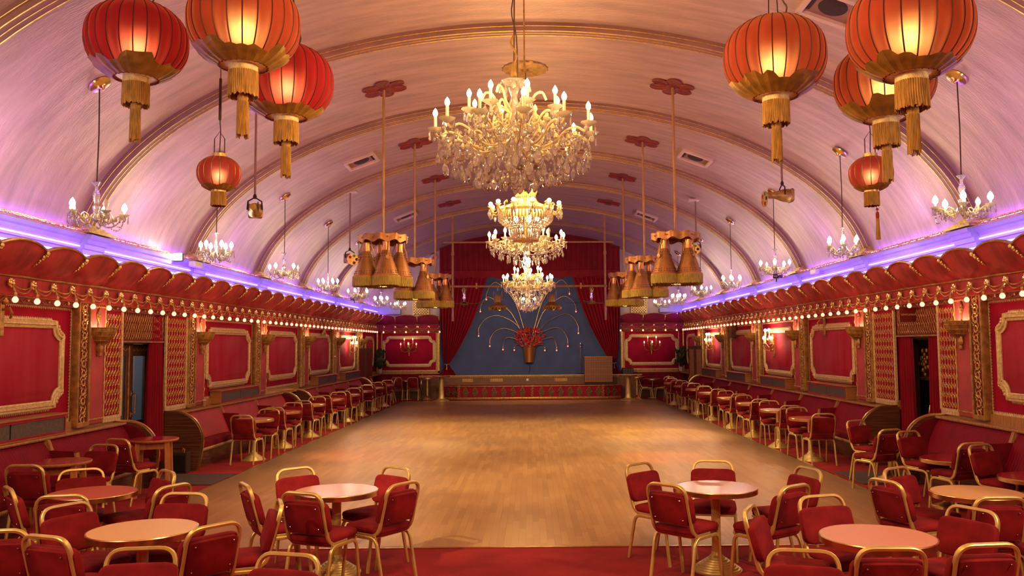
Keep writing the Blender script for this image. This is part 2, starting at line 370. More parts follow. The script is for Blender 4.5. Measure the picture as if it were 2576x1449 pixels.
for c in range(ncol):
    y = DY0-(c*37 % 10)/10*PLEN*.999; k = 0
    while y < DY1:
        y0, y1 = max(y, DY0), min(y+PLEN, DY1)
        if k == 1 or (k == 2 and c % 4):
            put('plank', pm, dance, (DX0+c*PWID, y, 0))
        elif y1-y0 > .02:
            v, f = b2(DX0+c*PWID+.0004, DX0+(c+1)*PWID-.0004, y0+.0004, y1-.0004, .006, .0125); field.add((v, f[:1]+f[1:]))
        y += PLEN; k += 1
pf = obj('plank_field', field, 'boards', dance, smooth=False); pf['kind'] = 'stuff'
e = MB(); e.add(b2(DX0-.03, DX0, DY0, DY1, 0, .016)); e.add(b2(DX1, DX1+.03, DY0, DY1, 0, .016)); e.add(b2(DX0-.03, DX1+.03, DY1, DY1+.03, 0, .016)); e.add(b2(DX0-.03, DX1+.03, DY0-.03, DY0, 0, .012))
struct('trim_1', e, 'brass', dance, smooth=False)
# side walls with a doorway each
D0, D1, DH = 12.70, 14.15, 2.20
for s in (-1, 1):
    m = MB()
    for y0, y1, z0, z1 in ((-4.2, D0, -.1, 3.7), (D1, 34.2, -.1, 3.7), (D0, D1, DH, 3.7)):
        m.add(b2(min(s*XW, s*(XW+.25)), max(s*XW, s*(XW+.25)), y0, y1, z0, z1))
    struct('wall_'+SIDE[s], m, 'wall', smooth=False)
    # the passage behind the doorway
    p = MB(); xa, xb = s*(XW+.25), s*(XW+1.5)
    for q in ((xb, xb+s*.05, D0-.6, D1+.6, -.1, 2.6), (xa, xb, D0-.65, D0-.6, -.1, 2.6), (xa, xb, D1+.6, D1+.65, -.1, 2.6), (xa, xb, D0-.65, D1+.65, 2.6, 2.65), (xa, xb, D0-.65, D1+.65, -.15, -.02)):
        p.add(b2(min(q[0], q[1]), max(q[0], q[1]), *q[2:]))
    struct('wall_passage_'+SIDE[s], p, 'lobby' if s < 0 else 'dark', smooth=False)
lamp('lobby_lamp', 'POINT', (-7.1, 13.3, 2.3), 12, (.85, .93, 1), .12)
m = MB(); m.add(b2(-6.5, -3.6, YB, YB+.2, -.1, 3.1)); m.add(b2(3.6, 6.5, YB, YB+.2, -.1, 3.1))
struct('wall_back', m, 'wall', smooth=False)
m = MB(); m.add(b2(-6.5, -3.62, YB+.02, YB+.22, 3.1, 6.9)); m.add(b2(3.62, 6.5, YB+.02, YB+.22, 3.1, 6.9)); m.add(b2(-3.62, 3.62, YB+.4, YB+.5, -.1, 6.9))
struct('wall_back_upper', m, 'plaster', smooth=False)
struct('wall_front', b2(-6.5, 6.5, -4.3, -4.1, -.1, 6.9), 'wall', smooth=False)
struct('wall_lobby_post', MB().add(b2(-7.55, -7.45, 14.0, 14.12, -.02, 2.6)).add(b2(-7.6, -7.5, 13.2, 13.26, -.02, 2.6)), 'white', smooth=False)
lamp('passage_fill', 'POINT', (7.35, 13.5, 2.0), 9, (1, .62, .36), .12)  # unseen fill added so the door in the dark passage shows
# barrel vault
VA, VB, VZ = 6.3, 3.37, 3.2
T0 = math.asin(.40/VB)
def vault(t, d=0.):
    x, z = VA*cos(t), VZ+VB*sin(t); nx, nz = cos(t)/VA, sin(t)/VB; l = sqrt(nx*nx+nz*nz)
    return x-d*nx/l, z-d*nz/l
def vz(x, d=0.): return VZ+VB*sqrt(max(0, 1-(x/VA)**2))-d
def vnorm(x):
    t = math.acos(x/VA); nx, nz = cos(t)/VA, sin(t)/VB; l = sqrt(nx*nx+nz*nz); return Vector((-nx/l, 0, -nz/l))
def vpt(u, y): t = T0+(pi-2*T0)*u; x, z = vault(t); return x, y, z
NV = 72
v = []; f = []
for k, (d) in enumerate((0, -.15)):
    for j in range(11):
        for i in range(NV+1):
            x, z = vault(T0+(pi-2*T0)*i/NV, d); v.append((x, -4.2+38.4*j/10, z))
for k in range(2):
    o_ = k*11*(NV+1)
    f += [(o_+j*(NV+1)+i, o_+j*(NV+1)+i+1, o_+(j+1)*(NV+1)+i+1, o_+(j+1)*(NV+1)+i) for j in range(10) for i in range(NV)]
struct('ceiling', (v, f), 'ceil', ang=1.2)
def sweep(prof, y, n=72):
    # prof: closed list of (dy, depth below the vault)
    v = []; f = []; K = len(prof)
    for i in range(n+1):
        t = T0+(pi-2*T0)*i/n
        for dy, d in prof: x, z = vault(t, d); v.append((x, y+dy, z))
    for i in range(n):
        for k in range(K): q = (k+1) % K; f.append((i*K+k, i*K+q, (i+1)*K+q, (i+1)*K+k))
    f += [tuple(range(K)), tuple(range(n*K, n*K+K))[::-1]]; return v, f
RIBY = [11.55+3.7*k for k in range(-2, 6)]
for i, y in enumerate(RIBY):
    rb = struct('trim_%d' % (i+2), sweep([(-.15, -.02), (-.15, .035), (-.11, .05), (-.10, .10), (.10, .10), (.11, .05), (.15, .035), (.15, -.02)], y), 'rib', ang=.4)
    for dy, d, r in ((-.135, .045, .006), (-.092, .10, .008), (0, .102, .005), (.092, .10, .008), (.135, .045, .006)):
        obj('gold_bead', sweep([(dy+r*cos(a*pi/3), d+r*sin(a*pi/3)) for a in range(6)], y), 'gold', rb, ang=1.)
# cornice with blocks under the ribs
prof = [(6.30, 3.26), (6.19, 3.26), (6.19, 3.34), (6.165, 3.35), (6.165, 3.41), (6.14, 3.42), (6.135, 3.48), (6.105, 3.49), (6.09, 3.54), (6.06, 3.56), (6.04, 3.61), (6.30, 3.65)]
for s in (-1, 1):
    poly = [(s*a, b) for a, b in prof]
    c = struct('trim_%d' % (20+(s > 0)), prism(poly, 5.0, 33.7), 'cornice', ang=.3)
    for y in RIBY[1:]:
        blk = MB(); p2 = [(s*(a-.09 if a < 6.2 else a), b) for a, b in prof]; blk.add(prism(p2, y-.27, y+.27))
        obj('cornice_block', blk, 'cornice', c, ang=.3)
        cp = MB()
        for i in range(6):
            h = .26*(1-i/6)**1.2; z0 = 3.63+.035*i
            cp.add(b2(min(s*(5.94+.05*i), s*6.28), max(s*(5.94+.05*i), s*6.28), y-.10-h, y+.10+h, z0, z0+.037))
        obj('rib_cap', cp, 'goldd', c, smooth=False)
    g = MB(); g.add(tube([(s*6.035, y, 3.625) for y in (5.0, 33.65)], .016, 6))
    n = 620
    for i in range(n):
        y = 7.5+26.1*i/n; g.add(sph(.020, 5, 3, .8, (s*(6.04+.012*random.random()), y, 3.655+.012*random.random())))
    gl = obj('gold_leaf_edge', g, 'gold', c)
    st = obj('led_strip', MB().add(tube([(s*6.12, y, 3.455) for y in (7.0, 33.6)], .011, 6)), 'led')
    tag(st, 'violet light strip glowing along the cornice of the %s wall' % SIDE[s], 'led strip')
    ws = obj('led_strip', MB().add(tube([(s*5.87, y, 3.29) for y in (7.0, 33.6)], .012, 6)), 'wash')
    tag(ws, 'violet light strip laid behind the scalloped top of the %s pelmet' % SIDE[s], 'led strip')
    cs_ = obj('led_strip', MB().add(tube([(s*6.13, y, 3.668) for y in (7.0, 33.6)], .012, 6)), 'vault_fill')  # hidden strip added to turn the vault above the cornice violet
    tag(cs_, 'violet light strip added out of sight on top of the %s cornice' % SIDE[s], 'led strip')
    # end return of the cornice on the back wall
    r = MB(); r.add(b2(min(s*5.2, s*6.2), max(s*5.2, s*6.2), 33.45, 33.72, 3.36, 3.62)); r.add(b2(min(s*5.12, s*6.2), max(s*5.12, s*6.2), 33.40, 33.72, 3.60, 3.65))
    obj('cornice_return', r, 'cornice', c, smooth=False)
# timber rail and skirting strip along both walls
for s in (-1, 1):
    for (y0, y1) in ((3.0, D0-.05), (D1+.05, 33.6)):
        k = 24+(s > 0)*2+(y0 > 9)
        m = MB().add(b2(min(s*6.02, s*6.26), max(s*6.02, s*6.26), y0, y1, .925, .965)); m.add(b2(min(s*6.20, s*6.26), max(s*6.20, s*6.26), y0, y1, .965, 1.085))
        m.add(tube([(s*6.02, y0, .947), (s*6.02, y1, .947)], .022, 8))
        struct('trim_%d' % k, m, 'rail', ang=.5)
for s in (-1, 1):
    x0, x1 = sorted((s*3.62, s*6.2))
    m = MB().add(b2(x0, x1, YB-.10, YB, .955, 1.0)); m.add(b2(x0, x1, YB-.05, YB, .98, 1.07))
    struct('trim_%d' % (30+(s > 0)), m, 'rail', smooth=False)
    # gilt corner column and proscenium edge strip
    struct('trim_%d' % (32+(s > 0)), MB().add(tube([(s*6.16, YB-.08, 1.0), (s*6.16, YB-.08, 2.72)], .045, 10)), 'gold')
    m = MB().add(b2(min(s*3.58, s*3.72), max(s*3.58, s*3.72), YB-.05, YB, .95, 2.72)); m.add(lace(1.7, .035, .04), T_(s*3.72, YB-.045, 1.02) @ RY(-pi/2) @ S_(1, 1, -s))
    struct('trim_%d' % (34+(s > 0)), m, 'gold', smooth=False)
# ------------------------------------------------------------------ wall decoration (built in wall space: x along, y out, z up)
def notch_path(a, h, c, n=7):
    P = []
    for cx, cz, t0 in ((a, h, pi), (a, -h, pi/2), (-a, -h, 0), (-a, h, -pi/2)):
        q = [(cx+c*cos(t0+pi/2*i/n), cz+c*sin(t0+pi/2*i/n)) for i in range(n+1)]
        if abs(q[0][1]) > h-1e-6: g0 = (q[0][0]-math.copysign(.03, cx), q[0][1]); g1 = (q[-1][0], q[-1][1]-math.copysign(.03, cz))
        else: g0 = (q[0][0], q[0][1]-math.copysign(.03, cz)); g1 = (q[-1][0]-math.copysign(.03, cx), q[-1][1])
        P += [g0]+q+[g1]
    return P
def panel_meshes(W, H, c=.17):
    a, h = W/2-.05, H/2-.05
    P = notch_path(a, h, c)
    fr = MB(); P3 = [(x, .02, z) for x, z in P]
    fr.add(tube(P3, 1, closed=True, sect=rectsec(.055, .022), up=(0, 1, 0)))
    def inset(d): return notch_path(a-d, h-d, c)
    fr.add(tube([(x, .045, z) for x, z in P], .022, 6, closed=True, up=(0, 1, 0)))
    fr.add(tube([(x, .038, z) for x, z in inset(.040)], .013, 5, closed=True, up=(0, 1, 0)))
    fr.add(tube([(x, .038, z) for x, z in inset(-.040)], .012, 5, closed=True, up=(0, 1, 0)))
    for sx in (-1, 1):
        for sz in (-1, 1):                                         # little scrolled lugs at the corners
            fr.add(sph(.040, 7, 5, 1, (sx*(a-c), .03, sz*(h+.012)))); fr.add(sph(.040, 7, 5, 1, (sx*(a+.012), .03, sz*(h-c))))
            for i in range(4):
                t = pi/2*(i+.7)/4.6; fr.add(sph(.026, 6, 4, 1, (sx*(a-(c-.045)*cos(t)), .05, sz*(h-(c-.045)*sin(t)))))
    lc = MB(); LX = 2*(a-c)-.06; LZ = 2*(h-c)-.06
    lc.add(lace(LX, .03, .038), T_(-LX/2, .004, h+.057)); lc.add(lace(LX, .03, .038), T_(-LX/2, .004, -h-.057) @ S_(1, 1, -1))
    lc.add(lace(LZ, .03, .038), T_(a+.057, .004, LZ/2) @ RY(pi/2)); lc.add(lace(LZ, .03, .038), T_(-a-.057, .004, -LZ/2) @ RY(-pi/2))
    Q = inset(.03); pd = MB().add((lambda n: ([(x, .0, z) for x, z in Q]+[(x*.985, .026, z*.97) for x, z in Q], [tuple(range(n, 2*n))]+[(i, (i+1) % n, (i+1) % n+n, i+n) for i in range(n)]))(len(Q)))
    return mesh('frame', fr, 'goldl'), mesh('lace_edging', lc, 'goldl', False), mesh('padded_panel', pd, 'pad', True, 1.2)
PAN = {}
def wall_panel(label, loc, rz, W=2.5, H=1.14, group=None, border=None):
    t = thing('wall_panel', label, 'wall panel', loc, rz, group)
    if (W, H) not in PAN: PAN[(W, H)] = panel_meshes(W, H)
    f, l, p = PAN[(W, H)]
    put('padded_panel', p, t); put('frame', f, t); put('lace_edging', l, t)
    return t
def border(W, z0, z1):
    m = MB()
    m.add(lace(W, .03, .04), T_(-W/2, .002, z0)); m.add(lace(W, .03, .04), T_(-W/2, .002, z1) @ S_(1, 1, -1))
    m.add(lace(z1-z0, .022, .04), T_(-W/2, .002, z0) @ RY(-pi/2) @ S_(1, 1, -1)); m.add(lace(z1-z0, .022, .04), T_(W/2, .002, z0) @ RY(-pi/2))
    return mesh('lace_border', m, 'goldl', False)
BORD = border(2.92, 1.10, 2.60)
PZ = 1.86
names = {-1: 'before the street doorway', 0: '', 1: 'first past the doorway', 2: 'second past the doorway', 3: 'third past the doorway', 4: 'fourth past the doorway'}
for s in (-1, 1):
    for k in (-1, 1, 2, 3, 4):
        lab = 'gilt framed faded red wall panel on the %s wall, %s' % (SIDE[s], names[k] if k > 0 else 'cut by the picture edge')
        t = wall_panel(lab, wallpos(s, 13.6+3.7*k, 0, PZ), WRZ[s], group='red wall panels on the %s wall' % SIDE[s])
        put('lace_border', BORD, t, (0, 0, -PZ))
    wall_panel('narrower gilt framed red panel in the %s back corner behind the folding doors' % SIDE[s], wallpos(s, 32.35, 0, PZ), WRZ[s], 1.7, 1.14)
    t = wall_panel('wide gilt framed crimson panel on the back wall, %s of the stage' % SIDE[s], (s*4.88, YB, PZ), pi, 2.12, 1.2)
    for c in kids(t):
        if c.name.startswith('padded'): c.data = c.data.copy(); c.data.materials[0] = M['wall']
    put('lace_border', border(2.2, 1.09, 2.62), t, (0, 0, -PZ))
# pilasters
def pilaster_meshes(g):
    sb = MB().add(cbox(-g*.0, .045, 1.86, .26, .09, 1.70, .008))
    sc = MB(); z = 1.08; i = 0
    while z < 2.66:
        d = 1 if i % 2 == 0 else -1
        ring = [(.046*cos(t)*d, .095, z+.046*sin(t)) for t in [pi*2*q/9 for q in range(9)]]
        sc.add(tube(ring, .0095, 5, closed=True))
        crv = [(d*.075*sin(pi*q/6), .095, z-.035+.15*q/6) for q in range(7)]; sc.add(tube(crv, .0085, 5))
        sc.add(tube([(-d*.03, .095, z+.06), (-d*.085, .097, z+.085), (-d*.075, .097, z+.12), (-d*.045, .095, z+.10)], .008, 5))
        sc.add(sph(.016, 6, 4, 1, (-d*.05, .096, z+.05))); z += .128; i += 1
    po = MB()
    for x in (-.142, .142): po.add(tube([(x, .06, 1.0), (x, .06, 2.72)], 1, sect=rectsec(.016, .05), up=(0, 1, 0)))
    po.add(cbox(0, .055, 1.02, .30, .11, .07, .01))
    pk = MB().add(cbox(0, .04, 1.87, .42, .10, 1.74, .012))
    ed = MB()
    for sx in (-1, 1):
        pts = []
        for q in range(36): pts.append((sx*(.200+.012*((q % 5) == 0)+.006*sin(q*1.7)), .095, 1.06+1.62*q/35))
        ed.add(tube(pts, [.010+.010*((q % 5) == 0) for q in range(36)], 5))
        ed.add(tube([(sx*.215, .07, 1.02), (sx*.215, .07, 2.72)], .016, 6))
    ed.add(tube([(-.2+.4*q/14, .095, 1.06+.018*abs(sin(q*1.35))) for q in range(15)], .012, 5)); ed.add(tube([(-.2+.4*q/14, .095, 2.66-.018*abs(sin(q*1.35))) for q in range(15)], .012, 5))
    og = MB()
    og.add(tube([(0, .10, 2.63), (.05, .10, 2.53), (0, .10, 2.42), (-.05, .10, 2.53)], .013, 5, closed=True))
    for q in range(7): og.add(sph(.019, 6, 4, 1, (.026*cos(q*2.4), .10, 2.53+.045*sin(q*2.4)))); 
    og.add(tube([(0, .10, 2.42), (.01, .10, 2.38), (-.01, .10, 2.34), (0, .10, 2.30)], .010, 5))
    return [('scroll_board', mesh('scroll_board', sb, 'dkred'), g*.22), ('gilt_scroll', mesh('gilt_scroll', sc, 'gold'), g*.22), ('gilt_post', mesh('gilt_post', po, 'goldd'), g*.22),
            ('rose_board', mesh('rose_board', pk, 'pink'), -g*.14), ('gilt_edging', mesh('gilt_edging', ed, 'gold'), -g*.14), ('gilt_pendant', mesh('gilt_pendant', og, 'brass'), -g*.14)]
PM = {-1: pilaster_meshes(1), 1: pilaster_meshes(-1)}
for s in (-1, 1):
    for k in range(6):
        t = thing('pilaster', 'rose and gilt pilaster with carved scroll strip, %s on the %s wall' % (nth(k), SIDE[s]), 'pilaster', wallpos(s, 11.74+3.7*k, .012), WRZ[s], 'pilasters of the %s wall' % SIDE[s])
        for n_, me, x in PM[s]: put(n_, me, t, (x, 0, 0))
# wicker bowl uplighters on the rose boards
def bowl_meshes():
    bw = MB(); v, f = lathe([(.02, -.175), (.09, -.162), (.145, -.128), (.185, -.075), (.205, -.02), (.208, .012), (.195, .010), (.172, -.07), (.13, -.118), (.06, -.15)], 22, a0=0, a1=pi)
    SB = S_(.76, 1.32, 1.2); bw.add((v, f), SB)
    for h, r in ((-.14, .132), (-.09, .178), (-.035, .203), (.008, .209)):
        bw.add(tube([(r*cos(pi*i/14), r*sin(pi*i/14), h) for i in range(15)], .007, 5), SB)
    for i in range(1, 12):
        a = pi*i/12; bw.add(tube([(r*cos(a), r*sin(a), h) for r, h in ((.06, -.172), (.14, -.135), (.188, -.075), (.211, 0))], .005, 4), SB)
    bk = MB()
    bk.add(lathe([(.01, -.40), (.026, -.385), (.03, -.36), (.018, -.335), (.034, -.31), (.046, -.27), (.030, -.22), (.040, -.17), (.03, -.13)], 10, mod=lambda i, k: 1+.14*(i % 2)), T_(0, .045, 0))
    bk.add(tube([(0, .05, -.22), (0, .12, -.21), (0, .16, -.17)], .022, 6))
    bb = MB().add(sph(.034, 10, 6, 1.2, (0, .13, -.035)))
    return mesh('wicker_bowl', bw, 'goldd'), mesh('bracket', bk, 'goldd'), mesh('bulb', bb, 'bulbshell')
BWM = bowl_meshes()
for s in (-1, 1):
    for k in range(6):
        t = thing('wall_uplighter', 'gilt wicker bowl uplighter on scrolled bracket, %s on the %s wall' % (nth(k), SIDE[s]), 'wall light', wallpos(s, 11.74+3.7*k+.14, .09, 2.34), WRZ[s], 'wicker bowl uplighters of the %s wall' % SIDE[s])
        for n_, me in zip(('wicker_bowl', 'bracket', 'bulb'), BWM): put(n_, me, t)
# gold fretwork panels beside the doorways
def fret_meshes(W, nc):
    bd = MB().add(cbox(0, .02, 1.86, W, .04, 1.62, .006)); fr = MB(); px = (W-.10)/nc
    for r in range(11):
        z = 1.14+.138*r
        for c in range(nc):
            x = -W/2+.05+px*(c+.5)
            ov = [(x+px*.30*cos(t), .046, z+.043*sin(t)+.012*cos(t)) for t in [2*pi*q/8 for q in range(8)]]
            fr.add(tube(ov, .0062, 4, closed=True))
            fr.add(tube([(x-px*.30, .048, z), (x-px*.62, .05, z+.010)], .007, 4)) if c else None
            if r < 10:
                for q in range(3): fr.add(sph(.0085, 5, 3, 1.3, (x+.004*(q-1), .046, z+.055+.022*q)))
    eg = MB()
    for sx in (-1, 1):
        eg.add(tube([(sx*W/2, .035, 1.05), (sx*W/2, .035, 2.70)], 1, sect=rectsec(.022, .022), up=(0, 1, 0)))
        eg.add(lace(1.6, .022, .04), T_(sx*(W/2-.022), .03, 1.06) @ RY(-pi/2) @ S_(1, 1, -1 if sx < 0 else 1))
    eg.add(lace(W-.04, .05, .035), T_(-W/2+.02, .03, 1.06)); eg.add(lace(W-.04, .05, .035), T_(-W/2+.02, .03, 2.66) @ S_(1, 1, -1)); eg.add(cbox(0, .03, 1.02, W, .05, .07, .006))
    return mesh('red_board', bd, 'wall'), mesh('fretwork', fr, 'gold'), mesh('gilt_edging', eg, 'goldl', False)
FW = {'near': (.52, 5, 12.40), 'far': (.84, 7, 14.63)}
for s in (-1, 1):
    for q, (W, nc, y) in FW.items():
        t = thing('fretwork_panel', '%s red panel with rows of gold fretwork, on the %s side of the %s doorway' % ('narrow' if q == 'near' else 'wide', q, SIDE[s]), 'wall panel', wallpos(s, y, .025), WRZ[s], 'gold fretwork panels')
        for n_, me in zip(('red_board', 'fretwork', 'gilt_edging'), fret_meshes(W, nc) if s < 0 else FWM[q]): put(n_, me, t)
        if s < 0:
            if q == 'near': FWM = {}
            FWM[q] = [c.data for c in kids(t)]
# doorways: lintel fretwork, curtains, doors
def curtain(W, H, folds, amp=.05, pinch=1., top=.8, lean=0.):
    def fn(u, v):
        wv = top+(1-top)*v; x = (u-.5)*W*wv+lean*(1-v)
        return x, amp*sin(2*pi*folds*u+.7*sin(5*u+2*v))*(.6+.4*v), -H*v
    return grid(fn, folds*8, 10)
def solid(vf, t=.012, axis=1):
    v, f = vf; n = len(v); w = [tuple(c+(t if i == axis else 0) for i, c in enumerate(p)) for p in v]
    return v+w, f+[tuple(i+n for i in q[::-1]) for q in f]
for s in (-1, 1):
    lt = thing('door_lintel', 'red pelmet board with gold diamond fretwork over the %s doorway' % SIDE[s], 'lintel board', wallpos(s, 13.42, .13, 0), WRZ[s])
    obj('red_board', MB().add(cbox(0, -.10, 2.43, 1.44, .04, .56, .006)), 'dkred', lt)
    m = MB()
    for r in range(4):
        for c in range(18):
            x = -.66+.076*c; z = 2.20+.128*r
            m.add(tube([(x-.012, -.075, z), (x+.026, -.073, z+.05), (x+.014, -.075, z+.095), (x-.012, -.075, z+.128)], .0055, 4)); m.add(sph(.010, 5, 3, 1, (x+.026, -.073, z+.05))); m.add(tube([(x-.012, -.075, z), (x-.038, -.073, z+.05), (x-.012, -.075, z+.128)], .004, 4))
    obj('fretwork', m, 'goldd', lt)
    obj('gilt_edge', MB().add(cbox(0, -.08, 2.16, 1.44, .05, .025, .005)), 'goldd', lt)
    # door lining
    fr = MB()
    for y in (D0+.03, D1-.03): fr.add(b2(min(s*6.26, s*6.52), max(s*6.26, s*6.52), y-.05, y+.05, 0, 2.2))
    fr.add(b2(min(s*6.26, s*6.52), max(s*6.26, s*6.52), D0, D1, 2.13, 2.2))
    struct('trim_%d' % (40+(s > 0)), fr, 'darkwood', smooth=False)
for i, (y, lab) in enumerate(((12.78+.33, 'near'), (13.80, 'far'))):
    d = thing('door_leaf', 'glazed dark wood door leaf with brass pull, %s half of the left doorway' % lab, 'door', (-6.46, y, 0), -pi/2)
    m = MB()
    for x in (-.28, .28): m.add(cbox(x, 0, 1.07, .11, .05, 2.12, .006))
    for z, h in ((.14, .28), (.86, .05), (2.03, .19)): m.add(cbox(0, 0, z, .46, .048, h, .006))
    obj('door_frame', m, 'darkwood', d)
    obj('carved_trim', MB().add(tube([(-.30, .03, .1), (-.30, .03, 2.1)], .014, 6)).add(tube([(-.25+.5*q/16, .03, 2.04+.02*sin(q*1.6)) for q in range(17)], .016, 5)), 'goldd', d)
    obj('window_pane', MB().add(b2(-.225, .225, -.006, .006, .28, 1.94)), 'pane', d, smooth=False)
    obj('door_pull', MB().add(tube([(.27, .03, 1.0), (.27, .09, 1.02), (.27, .09, 1.32), (.27, .03, 1.34)], .014, 6)).add(cbox(.27, .03, 1.0, .05, .02, .09, .005)).add(cbox(.27, .03, 1.34, .05, .02, .09, .005)), 'brass', d)
tag(obj('door_curtain', solid(curtain(.62, 2.42, 6, .05, top=.55)), 'curtain', None, (-6.22, 13.86, 2.60), (0, 0, -pi/2)), 'dark red velvet curtain drawn to the far side of the left doorway', 'curtain')
tag(obj('door_curtain', solid(curtain(.50, 2.42, 5, .05, top=.7)), 'curtain', None, (6.24, 13.86, 2.58), (0, 0, pi/2)), 'dark red velvet curtain at the far side of the right doorway, under the sign', 'curtain')
tag(obj('door_curtain', solid(curtain(.42, 2.42, 4, .05, top=.6)), 'curtain', None, (6.24, 12.92, 2.58), (0, 0, pi/2)), 'dark red velvet curtain at the near side of the right doorway', 'curtain')
d = thing('door_leaf', 'dark varnished door with gilt spray and long mirror in the right doorway', 'door', (6.66, 14.16, 0), pi/2+.10)
obj('door_panel', MB().add(cbox(0, 0, 1.05, .80, .045, 2.10, .006)), 'darkwood', d)
obj('mirror', MB().add(b2(-.24, .20, .022, .028, .62, 1.42)), 'black', d, smooth=False)
m = MB(); 
for z0, h in ((.60, -1), (1.44, 1)): m.add(lace(.48, .04, .03), T_(-.26, .024, z0) @ S_(1, 1, h))
m.add(lace(.84, .03, .03), T_(-.25, .024, .60) @ RY(-pi/2) @ S_(1, 1, -1)); m.add(lace(.84, .03, .03), T_(.21, .024, .60) @ RY(-pi/2))
obj('gilt_mirror_edge', m, 'goldd', d, smooth=False)
m = MB()
for q in range(16):
    a = q*2.4; r = .02+.009*q; m.add(sph(.030, 6, 4, 1.4, (-.03+r*cos(a), .03, 1.74+1.5*r*sin(a))))
m.add(tube([(-.03, .03, 1.52), (-.02, .03, 1.62), (-.03, .03, 1.95)], .012, 5)); obj('gilt_spray', m, 'goldd', d)
obj('door_pull', MB().add(tube([(-.32, .03, .72), (-.30, .11, .78), (-.29, .13, .90), (-.30, .11, 1.02), (-.32, .03, 1.08)], .016, 6)), 'brass', d)
# hanging sign over the right doorway
sg = thing('hanging_sign', 'dark glass sign reading GENTLEMEN hung under the bulbs at the right doorway', 'sign', (6.07, 13.42, 2.50), pi)
obj('sign_plate', MB().add(cbox(0, 0, 0, .27, .016, .24, .004)), 'dkred', sg)
obj('sign_edge', MB().add(tube([(-.135, .008, -.12), (.135, .008, -.12), (.135, .008, .12), (-.135, .008, .12)], .007, 5, closed=True)), 'goldd', sg)
fc = bpy.data.curves.new('lettering', 'FONT'); fc.body = 'GENTLEMEN'; fc.size = .040; fc.align_x = 'CENTER'; fc.align_y = 'CENTER'; fc.extrude = .003
fo = bpy.data.objects.new('lettering', fc); COL.objects.link(fo)
dg = bpy.context.evaluated_depsgraph_get(); lm = bpy.data.meshes.new_from_object(fo.evaluated_get(dg)); bpy.data.objects.remove(fo)
lm.materials.clear(); lm.materials.append(M['goldl']); put('lettering', lm, sg, (0, .012, .0), (pi/2, 0, pi))
obj('sign_chain', MB().add(tube([(-.10, 0, .12), (-.10, 0, .24)], .006, 5)).add(tube([(.10, 0, .12), (.10, 0, .24)], .006, 5)), 'goldd', sg)

# ------------------------------------------------------------------ scalloped pelmets and festoon lights
PS = .88
def pel_pt(u, v):
    sn = sin(pi*u); tz = 3.225+.085*sn**.8; ty = .43+.035*sn
    b = .075*sn**.7*sin(pi*min(1, .12+.88*v)) ; 
    y = .15+(ty-.15)*v**1.15; z = 2.93+(tz-2.93)*v
    return (u-.5)*PS, y+b*.55, z-b*.55
seg = MB().add(solid(grid(pel_pt, 14, 8), -.03))
SEGM = mesh('padded_panel', seg, 'pelmet', True, 1.3); SEGD = SEGM.copy(); SEGD.materials[0] = M['pelmet_dark']
m = MB(); tp = [pel_pt(i/12, 1) for i in range(13)]
m.add(tube([(x, y+.005, z+.006) for x, y, z in tp], .013, 6)); m.add(tube([(x, y-.02, z+.020) for x, y, z in tp], .008, 5))
CORDM = mesh('gold_cord', m, 'goldd')
m = MB()
for i in range(7):
    v = .97-.075*i; x, y, z = pel_pt(0, v); m.add(sph(.024-.0026*i, 6, 4, 1.2, (x+.008*(-1)**i, y+.025, z-.01)))
m.add(tube([tuple(a+b for a, b in zip(pel_pt(0, v), (0, .02, 0))) for v in (.55, .48, .40)], [.010, .008, .004], 5))
TASM = mesh('gilt_drop', m, 'gold')
def pelmet(label, loc, rz, n, L, dark=False):
    t = thing('pelmet', label, 'pelmet', loc, rz)
    for i in range(n):
        x = (i-(n-1)/2)*PS
        p = put('padded_panel', SEGD if dark else SEGM, t, (x, 0, 0)); put('gold_cord', CORDM, p); put('gilt_drop', TASM, p)
    obj('lower_cord', MB().add(tube([(-L/2, .165, 2.925), (L/2, .165, 2.925)], .014, 6)), 'goldd', t)
    obj('fascia', MB().add(b2(-L/2, L/2, .10, .155, 2.70, 2.925)), 'pelmet_dark' if dark else 'pelmet', t, smooth=False)
    fz = MB(); k = int(L/.22)
    for i in range(k):
        x = -L/2+L*(i+.5)/k
        fz.add(tube([(x-.10, .10, 2.655), (x-.05, .105, 2.682), (x, .10, 2.655), (x+.05, .105, 2.628), (x+.10, .10, 2.655)], .008, 4)); fz.add(sph(.018, 5, 3, 1, (x-.05, .105, 2.652)))
    fz.add(b2(-L/2, L/2, .06, .115, 2.688, 2.704))
    g = obj('scroll_frieze', fz, 'goldd', t); 
    obj('frieze_board', MB().add(b2(-L/2, L/2, .02, .095, 2.61, 2.70)), 'dkred', t, smooth=False)
    return t
for s in (-1, 1):
    pelmet('long scalloped rose velvet pelmet with gold cord along the %s wall' % SIDE[s], (s*XW, 7.38+14*.88+.44*1, 0), WRZ[s], 29, 25.5)
    pelmet('short dark red scalloped pelmet over the back wall, %s of the stage' % SIDE[s], (s*4.95, YB, 0), pi, 3, 2.66, True)
